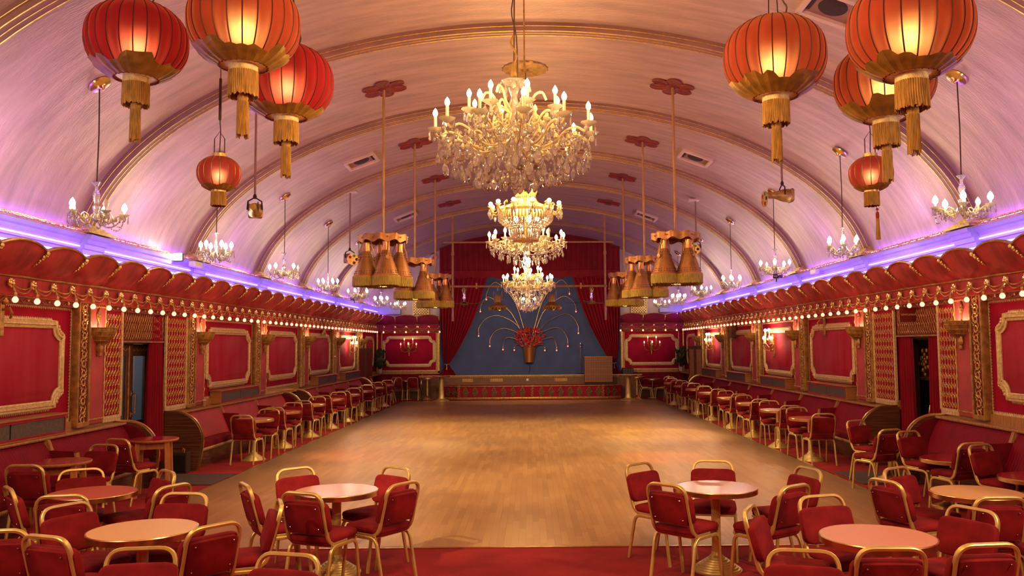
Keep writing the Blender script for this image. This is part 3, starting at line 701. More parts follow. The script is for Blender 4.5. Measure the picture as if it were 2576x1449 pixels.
def fest_meshes():
    ro = MB().add(lathe([(.004, .03), (.03, .026), (.05, .012), (.052, 0), (.03, -.012)], 12, mod=lambda i, k: 1+.16*(i % 2)), T_(0, .19, 2.835) @ RX(-pi/2))
    ro.add(sph(.026, 7, 5, 1.1, (0, .215, 2.825))); ro.add(tube([(0, .20, 2.80), (.012, .225, 2.775), (0, .215, 2.745)], .013, 5))
    for q in range(5): ro.add(sph(.016, 5, 3, 1.2, (.035*cos(q*1.25), .205, 2.845+.032*sin(q*1.25))))
    so = MB().add(tube([(0, .215, 2.81), (.004, .24, 2.76), (0, .25, 2.72)], .006, 5)); so.add(lathe([(.012, 2.725), (.019, 2.72), (.021, 2.70), (.018, 2.685), (.017, 2.672)], 8), T_(0, .25, 0))
    bu = MB().add(lathe([(.012, 2.678), (.018, 2.668), (.031, 2.652), (.036, 2.635), (.031, 2.615), (.018, 2.602), (.001, 2.598)], 10), T_(0, .25, 0))
    sw = MB()
    for dz, r in ((.055, .0075), (.105, .0075)):
        sw.add(tube([(-.4350*i/10, .19+.02*sin(pi*i/10), 2.825-dz*(1-(2*i/10-1)**2)) for i in range(11)], r, 5))
    return mesh('rosette', ro, 'brass'), mesh('socket', so, 'goldd'), mesh('bulb', bu, 'bulbred'), mesh('swag_cord', sw, 'goldd')
FM = fest_meshes()
def festoon(label, loc, rz, group, last=False):
    t = thing('festoon_lamp', label, 'festoon lamp', loc, rz, group)
    for n_, me in zip(('rosette', 'socket', 'bulb', 'swag_cord'), FM):
        if n_ != 'swag_cord' or not last: put(n_, me, t)
    return t
def over(y):
    for k in range(6):
        a = 11.36+3.7*k
        if a <= y < a+.76: return 'the %s pilaster' % ORD[k], a
        if a+.76 <= y < a+3.7: return ('the doorway' if k == 0 else 'the %s panel beyond doorway' % ORD[k-1] if 0 < k < 5 else 'the back corner'), a+.76
    return 'the panel at picture edge', 0
ORD[0] = 'first'; cnt = {}
for s in (-1, 1):
    for k in range(-1, 54):
        ov = over(9.715+.435*k); cnt[(s, ov)] = cnt.get((s, ov), 0)+1
        t = festoon('%s festoon bulb over %s on the %s wall, from the camera' % (ORD[cnt[(s, ov)]-1], ov[0], SIDE[s]), wallpos(s, 9.715+.435*k), WRZ[s], 'festoon bulbs along the %s wall' % SIDE[s], k == (-1 if s < 0 else 53))
    for k in range(6):
        festoon('%s festoon bulb from the stage over the %s back wall panel' % (ORD[k], SIDE[s]), (s*(3.62+.45*k), YB, 0), pi, 'festoon bulbs on the back wall, %s of the stage' % SIDE[s], k == 5 if s < 0 else k == 5)
ORD[0] = 'nearest'
# heater boxes on the rail
def heater(label, y, s, L=2.2, group='grille boxes on the rails', h=.27):
    t = thing('grille_box', label, 'grille box', wallpos(s, y, .02, .967), WRZ[s], group)
    m = MB().add(cbox(0, .11, h-.012, L+.05, .25, .026, .006)); m.add(cbox(0, .11, .012, L, .22, .022, .005))
    for x in (-L/2+.012, L/2-.012): m.add(cbox(x, .11, h/2, .024, .22, h-.03, .005))
    obj('case', m, 'boxwood', t)
    obj('red_border', MB().add(tube([(-L/2+.03, .215, .035), (L/2-.03, .215, .035), (L/2-.03, .215, h-.04), (-L/2+.03, .215, h-.04)], 1, closed=True, sect=rectsec(.012, .006), up=(0, 1, 0))), 'pad', t)
    for x in (-1, 1):
        put('grille', mesh('grille', MB().add(b2(-L/4+.02, L/4-.02, .196, .206, .03, h-.04)), 'grille', False), t, (x*(L/4-.006), 0, 0))
    return t
for k, y in ((-1, 9.75), (1, 17.45), (3, 24.9), (4, 28.4)): heater('brown wooden mesh fronted box on the left rail, %s' % {-1: 'cut by the picture edge', 1: 'beside the paper cup', 3: 'under the gilt crested panel', 4: 'nearest the left folding doors'}[k], y, -1, 2.3)
for k, y in ((-1, 9.0), (1, 17.1), (2, 20.9), (3, 24.6), (4, 28.3)): heater('brown wooden mesh fronted box on the right rail, %s' % {-1: 'cut by the picture edge', 1: 'under the panel beyond the doorway', 2: 'under the lit sconce panel', 3: 'third along', 4: 'nearest the right folding doors'}[k], y, 1, 2.2)
cp = thing('paper_cup', 'brown paper cup with pale lid standing on the left rail', 'cup', (-6.12, 15.75, .966))
obj('cup_body', MB().add(lathe([(.028, 0), (.040, .11)], 12)), 'cup', cp); obj('cup_lid', MB().add(lathe([(.043, .11), (.043, .12), (.036, .128)], 12)), 'white', cp)
# sconces
def sconce_meshes():
    st = MB().add(lathe([(.004, -.24), (.022, -.22), (.014, -.18), (.03, -.12), (.018, -.06), (.034, 0), (.02, .06), (.035, .12), (.012, .20)], 8, mod=lambda i, k: 1+.15*(i % 2)), T_(0, .04, 0))
    for q in range(5): st.add(sph(.022, 6, 4, 1.2, (.03*(-1)**q, .05, -.05+.06*q)))
    arms = []; cand = []
    for x, z in ((-.24, .02), (-.13, .17), (0, .03), (.13, .17), (.24, .02)):
        yy = .16 if x else .22
        a = MB().add(tube([(0, .05, -.09+z*.4), (x*.4, .07+yy*.3, -.13+z*.5), (x*.85, yy, -.10+z*.8), (x, yy, -.03+z)], .010, 6)); a.add(lathe([(.008, -.04), (.026, -.02), (.030, 0), (.010, .01)], 8), T_(x, yy, z)); arms.append(mesh('arm', a, 'goldd'))
        cand.append((mesh('candle', MB().add(lathe([(.013, 0), (.013, .09)], 8), T_(x, yy, z)), 'candle'), (x, yy, z+.12)))
    return mesh('backplate', st, 'goldd'), arms, cand
SCM = sconce_meshes()
FL = mesh('bulb', MB().add(lathe([(.004, -.03), (.014, -.012), (.012, .01), (.001, .035)], 8)), 'flame'); GL = mesh('bulb', MB().add(sph(.030, 10, 6)), 'bulbsconce')
def sconce(label, loc, rz, big, sc=1.):
    t = thing('wall_sconce', label, 'wall sconce', loc, rz); t.scale = (sc,)*3
    put('backplate', SCM[0], t)
    for a in SCM[1]: put('arm', a, t)
    for c, p in SCM[2]: put('candle', c, t); put('bulb', GL if big else FL, t, p)
    if big:
        cr = MB()
        for x, z in ((-.24, .02), (-.13, .17), (0, .03), (.13, .17), (.24, .02)):
            for q in range(3): cr.add(lathe([(.001, -.07), (.012, -.05), (.001, 0)], 6), T_(x+.03*cos(q*2.1), (.16 if x else .22)+.03*sin(q*2.1), z-.02))
        obj('crystal_drops', cr, 'crystal', t)
for s in (-1, 1):
    sconce('five candle gilt sconce with small flames on the back wall panel, %s of the stage' % SIDE[s], (s*4.87, YB-.03, 1.98), pi, False, 1.3)
sconce('bright crystal sconce on the second panel past the right doorway', wallpos(1, 21.2, .03, 2.02), pi/2, True, 1.3)
sconce('bright crystal sconce on the fourth panel past the right doorway', wallpos(1, 28.3, .03, 2.02), pi/2, True, 1.3)
sconce('bright crystal sconce on the fourth panel past the left doorway', wallpos(-1, 28.6, .03, 2.02), -pi/2, True, 1.3)
def picture_light(label, s, y, z):
    t = thing('picture_bracket', label, 'bracket', wallpos(s, y, .03, z), WRZ[s])
    obj('mount', MB().add(cbox(0, .02, 0, .07, .04, .42, .006)), 'goldd', t)
    obj('arm', MB().add(tube([(0, .03, .10), (.0, .12, .12), (.02, .16, .06), (.0, .13, .0)], .016, 6)).add(sph(.04, 8, 5, 1, (0, .06, .20))).add(tube([(0, .05, -.12), (.14, .08, -.13), (.20, .08, -.08)], .012, 5)), 'goldd', t)
picture_light('gilt bracket on the frame of the nearest left wall panel', -1, 9.78, 2.42)
picture_light('gilt swivel bracket on the frame of the first panel past the right doorway', 1, 17.6, 2.42)
t = thing('picture_bracket', 'small dark box on the third panel past the right doorway', 'bracket', wallpos(1, 25.3, .03, 2.45), pi/2); obj('case', MB().add(cbox(0, .08, 0, .24, .16, .42, .01)), 'darkwood', t); obj('bracket_arm', MB().add(tube([(.1, .05, -.12), (.3, .08, -.10)], .02, 6)), 'darkwood', t)
t = thing('gilt_crest', 'small gilt crest on top of the third left wall panel past the doorway', 'ornament', wallpos(-1, 25.0, .05, 2.42), -pi/2)
m = MB()
for q in range(9): m.add(sph(.05-.003*q, 6, 4, 1.3, ((-1)**q*.028*q, .03, .12-.012*q)))
obj('crest_leaf', m, 'goldd', t)
# ------------------------------------------------------------------ banquettes
def banquette(label, loc, rz, L, nseg, ends=(None, None), vin='vinyl', cat='bench', group=None, part=True):
    # ends: 'in' = plush inside faces the camera, 'wood' = zebra wood face; index 0 is local -x, 1 is +x
    t = thing('banquette', label, cat, loc, rz, group)
    obj('base', MB().add(b2(-L/2, L/2, .03, .50, 0, .33)), 'zebra', t, smooth=False)
    W = L/nseg
    k = int(W/.16)
    sm = mesh('seat_cushion', MB().add(cushion(W-.02, .52, .15, .45, .12, 32, 8)), 'vinyld')
    nf = int(W/.055)
    def bk(u, v): return ((u-.5)*(W-.06), .41-.20*v+.010*abs(sin(pi*nf*u))-.03*(v > .96), .44+.475*v)
    bm_ = mesh('fluted_back', MB().add(solid(grid(bk, nf*4, 4), -.05)), vin, True, 1.)
    for i in range(nseg):
        x = -L/2+W*(i+.5); put('seat_cushion', sm, t, (x, .36, .395)); put('fluted_back', bm_, t, (x, 0, 0))
    obj('gold_fringe_edge', MB().add(lace(L, .035, .035), T_(-L/2, .595, .325) @ S_(1, 1, -1)).add(b2(-L/2, L/2, .56, .605, .325, .34)), 'goldl', t, smooth=False)
    pst = mesh('post', MB().add(prismx([(.20, .46), (.42, .46), (.235, .93), (.17, .93)], -.03, .03)), 'rail', False)
    prof = [(.12, .30), (.60, .30), (.62, .50), (.585, .76), (.55, .79), (.12, .81)]
    arm = mesh('arm_partition', MB().add(prismx(prof, -.035, .035)), 'vinyld', False)
    cap = mesh('arm_cap', MB().add(tube([(0, .61, .40), (0, .625, .52), (0, .585, .77)], 1, sect=rectsec(.042, .014), up=(0, 0, 1))), 'rail')
    for i in range(1, nseg):
        x = -L/2+W*i; put('post', pst, t, (x, 0, 0))
        if part: a = put('arm_partition', arm, t, (x, 0, 0)); put('arm_cap', cap, a)
    cur = [(.0, .97), (.22, .968)]+[(.22+.46*sin(pi/2*i/10), .50+.468*cos(pi/2*i/10)) for i in range(11)]+[(.66, .30), (.60, 0)]
    for e, sx in zip(ends, (-1, 1)):
        if e:
            x0 = sx*(L/2+.03)
            p = obj('end_panel', MB().add(prismx([(0, 0)]+cur, x0-.03, x0+.03)), 'zebra', t, smooth=False)
            obj('brass_edge', MB().add(tube([(x0, a, b) for a, b in cur], 1, sect=rectsec(.034, .012), up=(1, 0, 0))), 'brass', p)
            if e == 'in': obj('plush_lining', MB().add(prismx([(0, .45), (.60, .45)]+[(max(0, a-.05), min(b-.03, .93)) for a, b in cur[::-1] if b > .45], x0-sx*.03-.015, x0-sx*.03+.015)), 'vinyld', p, smooth=False)
    return t
def side_bench(label, s, y0, y1, nseg, near=None, far=None, vin='vinyl'):
    L = y1-y0; ends = (far, near) if s < 0 else (near, far)
    return banquette(label, wallpos(s, (y0+y1)/2, .025), WRZ[s], L, nseg, ends, vin)
side_bench('red fluted wall banquette at the near left, ending before the street doorway', -1, 4.4, 12.5, 4, None, 'in')
side_bench('red fluted wall banquette with a striped wood end panel just past the left doorway', -1, 14.25, 20.4, 3, 'wood', 'in', 'vinyl_lit')
side_bench('red fluted wall banquette at the far left, between curved ends', -1, 21.6, 29.6, 4, 'in', 'in', 'vinyl_lit')
side_bench('red fluted wall banquette at the near right, ending before the curtained doorway', 1, 4.4, 12.5, 4, None, 'in')
side_bench('long red fluted wall banquette past the right doorway', 1, 14.25, 29.6, 7, 'wood', 'in')
banquette('low dark red banquette against the back wall, left of the stage', (-5.25, YB-.03, 0), pi, 1.85, 1, ('wood', None), 'vinyld')
banquette('low dark red banquette against the back wall, right of the stage', (5.2, YB-.03, 0), pi, 1.9, 1, (None, None), 'vinyld')
# small amp beside the wood end panel
t = thing('amplifier', 'small dark mesh fronted amplifier on the floor by the striped wood bench end', 'amplifier', (-5.80, 13.98, 0), 0)
obj('case', MB().add(cbox(0, 0, .17, .26, .16, .34, .01)), 'dark', t); obj('mesh_front', MB().add(cbox(0, -.083, .16, .22, .01, .26, .004)), 'black', t); obj('hook', MB().add(tube([(.06, -.09, .36), (.07, -.09, .41), (.10, -.09, .40), (.09, -.09, .34)], .008, 5)), 'brass', t)
for s, x, y, w_, d_ in ((-1, -5.36, 13.25, 1.1, 1.1), (1, 5.38, 12.9, 1.1, 1.2)):
    tag(obj('door_mat', MB().add(cbox(x, y, .008, w_, d_, .016, .006)), 'mat'), 'dark rubber door mat on the carpet in front of the %s doorway' % SIDE[s], 'mat')
# ------------------------------------------------------------------ chairs
def fillet(P, r, n=5):
    P = [Vector(p) for p in P]; out = [P[0]]
    for i in range(1, len(P)-1):
        a = (P[i-1]-P[i]); b = (P[i+1]-P[i]); d = min(r, a.length*.49, b.length*.49)
        p0 = P[i]+a.normalized()*d; p1 = P[i]+b.normalized()*d
        for k in range(n+1):
            t = k/n; out.append((p0*(1-t)+P[i]*t)*(1-t)+(P[i]*(1-t)+p1*t)*t)
    return out+[P[-1]]
def chair_meshes():
    hw = .195
    hoop = [(-hw, .06, .438), (-hw, -.185, .440), (-hw, -.30, .868), (hw, -.30, .868), (hw, -.185, .440), (hw, .06, .438)]
    P = [Vector(p) for p in hoop]
    pts = [P[0]]
    def fil(i, r, n=6):
        a = (P[i-1]-P[i]).normalized()*r; b = (P[i+1]-P[i]).normalized()*r
        return [(P[i]+a)*(1-t)**2+P[i]*2*t*(1-t)+(P[i]+b)*t**2 for t in [k/n for k in range(n+1)]]
    pts += fil(1, .09)+fil(2, .10)+fil(3, .10)+fil(4, .09)+[P[5]]
    bf = MB().add(tube(pts, 1, sect=rectsec(.012, .016, .35)))
    bp = MB().add(cushion(.445, .062, .275, .35, .22, 32, 10), T_(0, -.216, .665) @ RX(R_(15)) )
    bp.add(cushion(.365, .045, .255, .2, .15, 24, 6), T_(0, -.246, .66) @ RX(R_(15)))
    st = MB().add(cushion(.43, .44, .085, .55, .28, 32, 10), T_(0, .015, .478)); st.add(cushion(.415, .42, .03, .3, .2, 24, 6), T_(0, .015, .446))
    rv = MB()
    for x in (-.14, .14):
        for z in (.58, .75): rv.add(sph(.006, 6, 4, 1, (x, -.276-(z-.665)*.27, z)))
    fl = fillet([(0, .02, .418), (0, .19, .418), (0, .245, .0)], .07); rl = fillet([(0, .02, .418), (0, -.165, .418), (0, -.255, 0)], .07)
    sec = rectsec(.0115, .014, .35)
    sr = MB().add(tube([(-.195, 0, .425), (.195, 0, .425)], 1, sect=rectsec(.012, .010)))
    ft = MB().add(lathe([(.013, 0), (.016, .004), (.016, .022), (.013, .026)], 8))
    return dict(back_frame=mesh('back_frame', bf, 'chairgold'), backrest=mesh('backrest', bp, 'velvet', True, .9), seat=mesh('seat', st, 'velvet', True, .9), rivets=mesh('rivets', rv, 'silver'),
                front=mesh('leg', MB().add(tube(fl, 1, sect=sec)), 'chairgold'), rear=mesh('leg', MB().add(tube(rl, 1, sect=sec)), 'chairgold'), rail=mesh('seat_rail', sr, 'chairgold'))
CM = chair_meshes()
def chair_at(hx, hy, h, label, group):
    # (hx, hy): middle of the back hoop's top; h: heading in degrees clockwise from the stage direction
    a = R_(h); x, y = hx+.30*sin(a), hy+.30*cos(a)
    t = thing('banquet_chair', label, 'chair', (x, y, 0), -a, group)
    put('seat', CM['seat'], t); b = put('backrest', CM['backrest'], t); put('rivets', CM['rivets'], b)['kind'] = 'stuff'
    put('back_frame', CM['back_frame'], t); put('seat_rail', CM['rail'], t, (0, .205, 0)); put('seat_rail', CM['rail'], t, (0, -.14, 0))
    for x in (-.205, .205): put('leg', CM['front'], t, (x, 0, 0)); put('leg', CM['rear'], t, (x, 0, 0))
    return t
K = .992
FG = 'banquet chairs in the foreground'
for hx, hy, h, lab in (
 (-5.24, 8.72, 2, 'its back to us at far left, facing a wooden legged table'),
 (-4.52, 7.31, 48, 'seen side on at the left picture edge, facing the rose topped table'),
 (-4.47, 8.40, 152, 'facing us from behind the rose topped table'),
 (-3.83, 6.90, -10, 'its back to us, directly in front of the rose topped table'),
 (-3.58, 6.51, 118, 'turned to the left side of the tan topped table'),
 (-3.11, 5.42, 20, 'its back to us at the near left of the tan topped table'),
 (-2.33, 5.09, 172, 'lowest in the picture below the tan topped table, facing us'),
 (-2.13, 5.72, -52, 'its back to us at the near right of the tan topped table'),
 (-2.85, 6.98, 186, 'facing us from behind the tan topped table'),
 (-3.11, 7.37, -66, 'its back to us at the right side of the rose topped table'),
 (-3.54, 8.24, 226, 'facing us at the back right of the rose topped table'),
 (-5.48, 11.16, 20, 'its back to us before the far wooden legged red table'),
 (-5.32, 10.53, 192, 'facing us behind the near wooden legged red table'),
 (-3.54, 5.60, -10, 'barely entering the picture at the lower left edge'),
 (-2.34, 8.36, 138, 'facing us at the back left of the left middle pink table'),
 (-2.51, 7.40, 58, 'seen from its left side, left of the left middle pink table'),
 (-1.89, 6.94, 22, 'its back to us in front of the left middle pink table'),
 (-1.94, 6.55, 250, 'seen side on facing left, between tan and pink tables'),
 (-1.40, 4.92, 195, 'only its top showing at the bottom edge, left of the middle'),
 (-1.33, 8.36, 218, 'facing us at the back right of the left middle pink table'),
 (-1.11, 7.39, -55, 'its back to us at the right of the left middle pink table'),
 (1.07, 8.48, 138, 'facing us at the back left of the right middle pink table'),
 (1.86, 8.66, 192, 'facing us straight behind the right middle pink table'),
 (1.14, 7.22, 44, 'its back to us at the near left of the right pink table'),
 (2.66, 8.09, 252, 'seen edge on at the far right of the right middle pink table'),
 (2.22, 7.11, -36, 'its back to us at the near right of the right pink table'),
 (1.58, 6.17, 116, 'seen side on at the left of the salmon topped table'),
 (2.26, 6.64, 165, 'facing us from behind the salmon topped table'),
 (1.56, 4.91, 193, 'only its top showing at the bottom edge, right of the middle'),
 (5.00, 12.99, 152, 'beside the low red table in the right doorway, facing us'),
 (4.95, 11.59, -20, 'its back to us before the low red table in the right doorway'),
 (5.07, 11.36, 158, 'facing us behind the low red table with a domed brass foot'),
 (5.23, 9.97, -13, 'its back to us before the red table on a domed foot'),
 (5.21, 9.81, 155, 'facing the low red table at the right picture edge'),
 (3.47, 8.07, 146, 'brightly lit, facing us behind the yellow topped table'),
 (3.06, 7.34, 70, 'its back to us at the left of the yellow topped table'),
 (3.17, 6.09, 243, 'facing us at the right of the salmon topped table'),
 (3.60, 6.50, 0, 'its back to us in front of the yellow topped table'),
 (2.09, 4.94, 2, 'its back to us at the bottom edge before the salmon topped table'),
 (2.69, 5.01, -6, 'its back to us at the bottom right, nearest the corner'),
 (4.27, 6.46, -84, 'mostly out of the picture at the right edge, only its seat showing')):
    chair_at(hx*K, hy*K, h, 'red banquet chair '+lab, FG)
LY = [15.5, 17.35, 19.4, 21.4, 23.3, 25.25, 27.2, 29.1]; RY_ = [14.85, 16.75, 18.65, 20.6, 22.85, 24.75, 26.75, 28.75]
rnd = random.Random(11)
for s, YS in ((-1, LY), (1, RY_)):
    for k, y in enumerate(YS):
        x = s*(5.08 if s < 0 else 4.92)
        chair_at(x-s*.0+rnd.uniform(-.04, .04), y-.72, rnd.uniform(-7, 7)+s*(-2), 'red chair backing onto us at the %s table of the %s row' % (nth(k), SIDE[s]), 'chairs along the %s wall' % SIDE[s])
        chair_at(x+rnd.uniform(-.04, .04), y+.73, 180+rnd.uniform(-8, 8), 'red chair facing us behind the %s table of the %s row' % (nth(k), SIDE[s]), 'chairs along the %s wall' % SIDE[s])
chair_at(5.1, 30.9, 180, 'red chair facing us at the very end of the right row', 'chairs in the back corners')
chair_at(-5.13, 32.15, 0, 'red chair backing onto us before the left back banquette, the left one', 'chairs in the back corners')
chair_at(-4.52, 32.15, 0, 'red chair backing onto us before the left back banquette, the right one', 'chairs in the back corners')
chair_at(-4.98, 31.1, -88, 'red chair seen side on facing left before the left back banquette', 'chairs in the back corners')
chair_at(4.12, 32.3, 90, 'red chair seen side on facing right beside the right stage pedestals', 'chairs in the back corners')
chair_at(5.30, 32.3, -90, 'red chair seen side on facing left before the right back banquette', 'chairs in the back corners')
# ------------------------------------------------------------------ tables
def table_meshes(top, R=.38):
    tp = MB().add(lathe([(.001, .744), (R-.012, .744), (R-.010, .746), (.001, .7461)], 40))
    rm = MB().add(lathe([(R-.02, .700), (R, .702), (R, .742), (R-.004, .7475), (R-.012, .7475), (R-.012, .743)], 40))
    return mesh('table_top', MB().add(lathe([(R-.014, .705), (R-.012, .7465), (.001, .7465)], 40)), top, True, .4), mesh('brass_rim', rm, 'brass', True, .4)
ST = [(.001, 0)]
rr = .245; z = 0
prof = [(.225, 0), (.225, .012)]
for i in range(7):
    r = .205-.0235*i; zz = .012+.016*i; prof += [(r+.012, zz), (r+.008, zz+.014)]
prof += [(.052, .14), (.043, .17), (.042, .70)]
COLM = mesh('column', MB().add(lathe([(.042, .10), (.042, .705)], 16)), 'chairgold'); BASM = mesh('stepped_base', MB().add(lathe(prof[:-1], 28)), 'chairgold', True, .3)
TM = {}
def table(label, x, y, top, group=None, h=1., R=.38, name='round_table', dome=False, rz=0.):
    t = thing(name, label, 'table', (x, y, 0), rz, group)
    if (top, R) not in TM: TM[(top, R)] = table_meshes(top, R)
    a, b = TM[(top, R)]; dz = .7465*(h-1) if h != 1 else 0
    put('table_top', a, t, (0, 0, dz)); put('brass_rim', b, t, (0, 0, dz))
    put('column', COLM, t, scale=(1, 1, (.705+dz)/.705) if dz else None)
    if dome: put('domed_base', DOM, t)
    else: put('stepped_base', BASM, t)
    return t
DOM = mesh('domed_base', MB().add(lathe([(.27, 0), (.27, .015), (.24, .035), (.16, .065), (.09, .10), (.055, .15), (.045, .16)], 28)), 'brass', True, .5)
Q = .985
table('round table with a tan top and brass rim, largest at the lower left', -2.86*Q, 6.25*Q, 'tantop')
table('round rose red topped table at the left behind the tan one', -4.07*Q, 7.85*Q, 'rosetop')
table('glossy pink round table by the dance floor, left of the middle', -1.81*Q, 7.87*Q, 'pinktop')
table('glossy pink round table by the dance floor, right of the middle', 1.71*Q, 7.88*Q, 'pinktop')
table('round table with a salmon top and brass rim, largest at the lower right', 2.38*Q, 5.85*Q, 'salmontop')
table('round table with a yellow tan top and brass rim, at the right picture edge', 3.94*Q, 7.50*Q, 'tantop')
table('low round red table on a domed brass foot by the right banquette', 5.24, 10.50, 'redtop', h=.82, R=.38, dome=True)
tb = table('low small round table with a red top in front of the right doorway', 5.37, 12.62, 'redtop', h=.79, R=.30, dome=True)
tag(obj('crumpled_wrapper', MB().add(cushion(.12, .06, .03, .7, .7, 8, 4), T_(5.17, 12.50, .606) @ RZ(.5)), 'white'), 'crumpled pale wrapper lying on the low red table in the right doorway', 'wrapper')
t = thing('round_table', 'low worn red table on four splayed brass legs at the right edge', 'table', (5.42, 9.05, 0))
a, b = table_meshes('redtop', .39); put('table_top', a, t, (0, 0, -.14)); put('brass_rim', b, t, (0, 0, -.14))
lg = mesh('leg', MB().add(tube([(.20, .0, .57), (.27, 0, 0)], [.022, .015], 8)), 'chairgold')
for q in range(4): put('leg', lg, t, rot=(0, 0, pi/4+q*pi/2))
for s, YS in ((-1, LY), (1, RY_)):
    for k, y in enumerate(YS):
        table('round table on a stepped brass foot, %s of the row along the %s wall' % (nth(k), SIDE[s]), s*(5.10 if s < 0 else 4.92), y, ('salmontop', 'rosetop', 'tantop', 'rosetop')[k % 4] if s < 0 else ('rosetop', 'rosetop', 'tantop', 'tantop', 'salmontop')[k % 5], 'tables along the %s wall' % SIDE[s], R=.36)
# wooden legged red tables
def wood_table(label, x, y, rz, R=.325, h=.79):
    t = thing('pub_table', label, 'table', (x, y, 0), rz)
    obj('table_top', MB().add(lathe([(R-.01, h-.004), (R-.005, h), (.001, h)], 40)), 'redtop', t, ang=.4)
    obj('wood_edge', MB().add(lathe([(R-.05, h-.035), (R-.01, h-.033), (R, h-.02), (R, h-.006), (R-.005, h-.001), (R-.012, h-.003)], 40)), 'legwood', t, ang=.6)
    lg = mesh('leg', MB().add(tube([(.185, .185, h-.035), (.215, .215, 0)], 1, sect=rectsec(.030, .030, .1), up=(1, 0, 0))), 'legwood', False)
    ap = mesh('apron', MB().add(cbox(0, .175, h-.085, .34, .022, .10, .004)), 'legwood', False)
    for q in range(4): put('leg', lg, t, rot=(0, 0, q*pi/2)); put('apron', ap, t, rot=(0, 0, q*pi/2))
wood_table('round red topped table on four wooden legs, nearer one by the left banquette', -5.34, 9.58, .25)
wood_table('round red topped table on four wooden legs, farther one before the left doorway', -5.31, 11.88, .3)
# pedestals and thin tables by the stage
PED = mesh('pedestal', MB().add(lathe([(.31, 0), (.31, .03), (.25, .055), (.17, .075), (.135, .10), (.11, .16), (.098, .30), (.075, .80), (.09, .86), (.115, .90)], 32, mod=lambda i, k: 1+(.05*(i % 2) if 4 < k < 8 else 0))), 'chairgold', True, .5)
PT = mesh('table_top', MB().add(lathe([(.30, .90), (.33, .905), (.34, .925), (.33, .94), (.001, .94)], 32)), 'brass', True, .4)
for lab, x, y in (('fluted gilt pedestal table at the left front corner of the stage', -3.36, 31.6), ('fluted gilt pedestal table at the right front corner of the stage', 3.63, 31.2)):
    t = thing('pedestal_table', lab, 'table', (x, y, 0)); put('pedestal', PED, t); put('table_top', PT, t)
for lab, x, y in (('slim column table with dark top beside the left stage pedestal', -3.98, 32.35), ('slim column table with dark top beside the right stage pedestal', 4.02, 31.75)):
    table(lab, x, y, 'rosetop', h=1.15, R=.33, dome=True)
for lab, x, y in (('thin legged round table before the left back banquette', -4.83, 32.78), ('thin legged round table before the right back banquette', 4.72, 32.5)):
    t = thing('round_table', lab, 'table', (x, y, 0)); put('table_top', TM[('rosetop', .38)][0], t); put('brass_rim', TM[('rosetop', .38)][1], t); obj('column', MB().add(cyl(.018, 0, .71)), 'chairgold', t); obj('foot', MB().add(lathe([(.2, 0), (.2, .01), (.03, .03)], 20)), 'chairgold', t)
tag(obj('floor_cable', MB().add(tube([(-4.6, 6.2, .008), (-4.0, 6.6, .008), (-3.9, 7.6, .008), (-3.3, 8.3, .008), (-3.0, 8.5, .008)], .008, 6)), 'black'), 'thin grey cable lying on the red carpet at the left', 'cable')
# ------------------------------------------------------------------ chandeliers
def pear(h, w, n=8): return MB().add(lathe([(.001, -h), (.30*w, -h*.86), (.5*w, -h*.62), (.44*w, -h*.42), (.16*w, -h*.20), (.09*w, -h*.16), (.16*w, -h*.09), (.001, 0)], n), S_(1, .55, 1))
def spear(h, w): return MB().add(lathe([(.001, -h), (.5*w, -h*.85), (.35*w, -h*.25), (.12*w, -h*.2), (.3*w, -h*.1), (.001, 0)], 6))
def swag(r, a0, a1, z, sag, n=12, size=.011, z1=None):
    m = MB(); z1 = z if z1 is None else z1
    for i in range(n+1):
        t = i/n; a = a0+(a1-a0)*t; q = r if not isinstance(r, tuple) else r[0]+(r[1]-r[0])*t
        m.add(sph(size, 5, 3, 1, (q*cos(a), q*sin(a), z+(z1-z)*t-sag*(1-(2*t-1)**2))))
    return m
def arm_path(R, r0, zh, dip): return [(r0, 0, zh), (r0+.10*R, 0, zh-dip*.55), (r0+.28*R, 0, zh-dip), (.52*R+r0*.3, 0, zh-dip*.8), (.70*R, 0, zh-dip*.22), (.84*R, 0, zh-dip*.05), (.95*R, 0, zh-dip*.35), (R, 0, zh-.02), (R, 0, zh)]
def smooth_path(P, n=3):
    P = [Vector(p) for p in P]; out = []
    for i in range(len(P)-1):
        a = P[max(0, i-1)]; b = P[i]; c = P[i+1]; d = P[min(len(P)-1, i+2)]
        for k in range(n):
            t = k/n; out.append(.5*((2*b)+(c-a)*t+(2*a-5*b+4*c-d)*t*t+(3*b-a-3*c+d)*t**3))
    return out+[P[-1]]
CH = {}
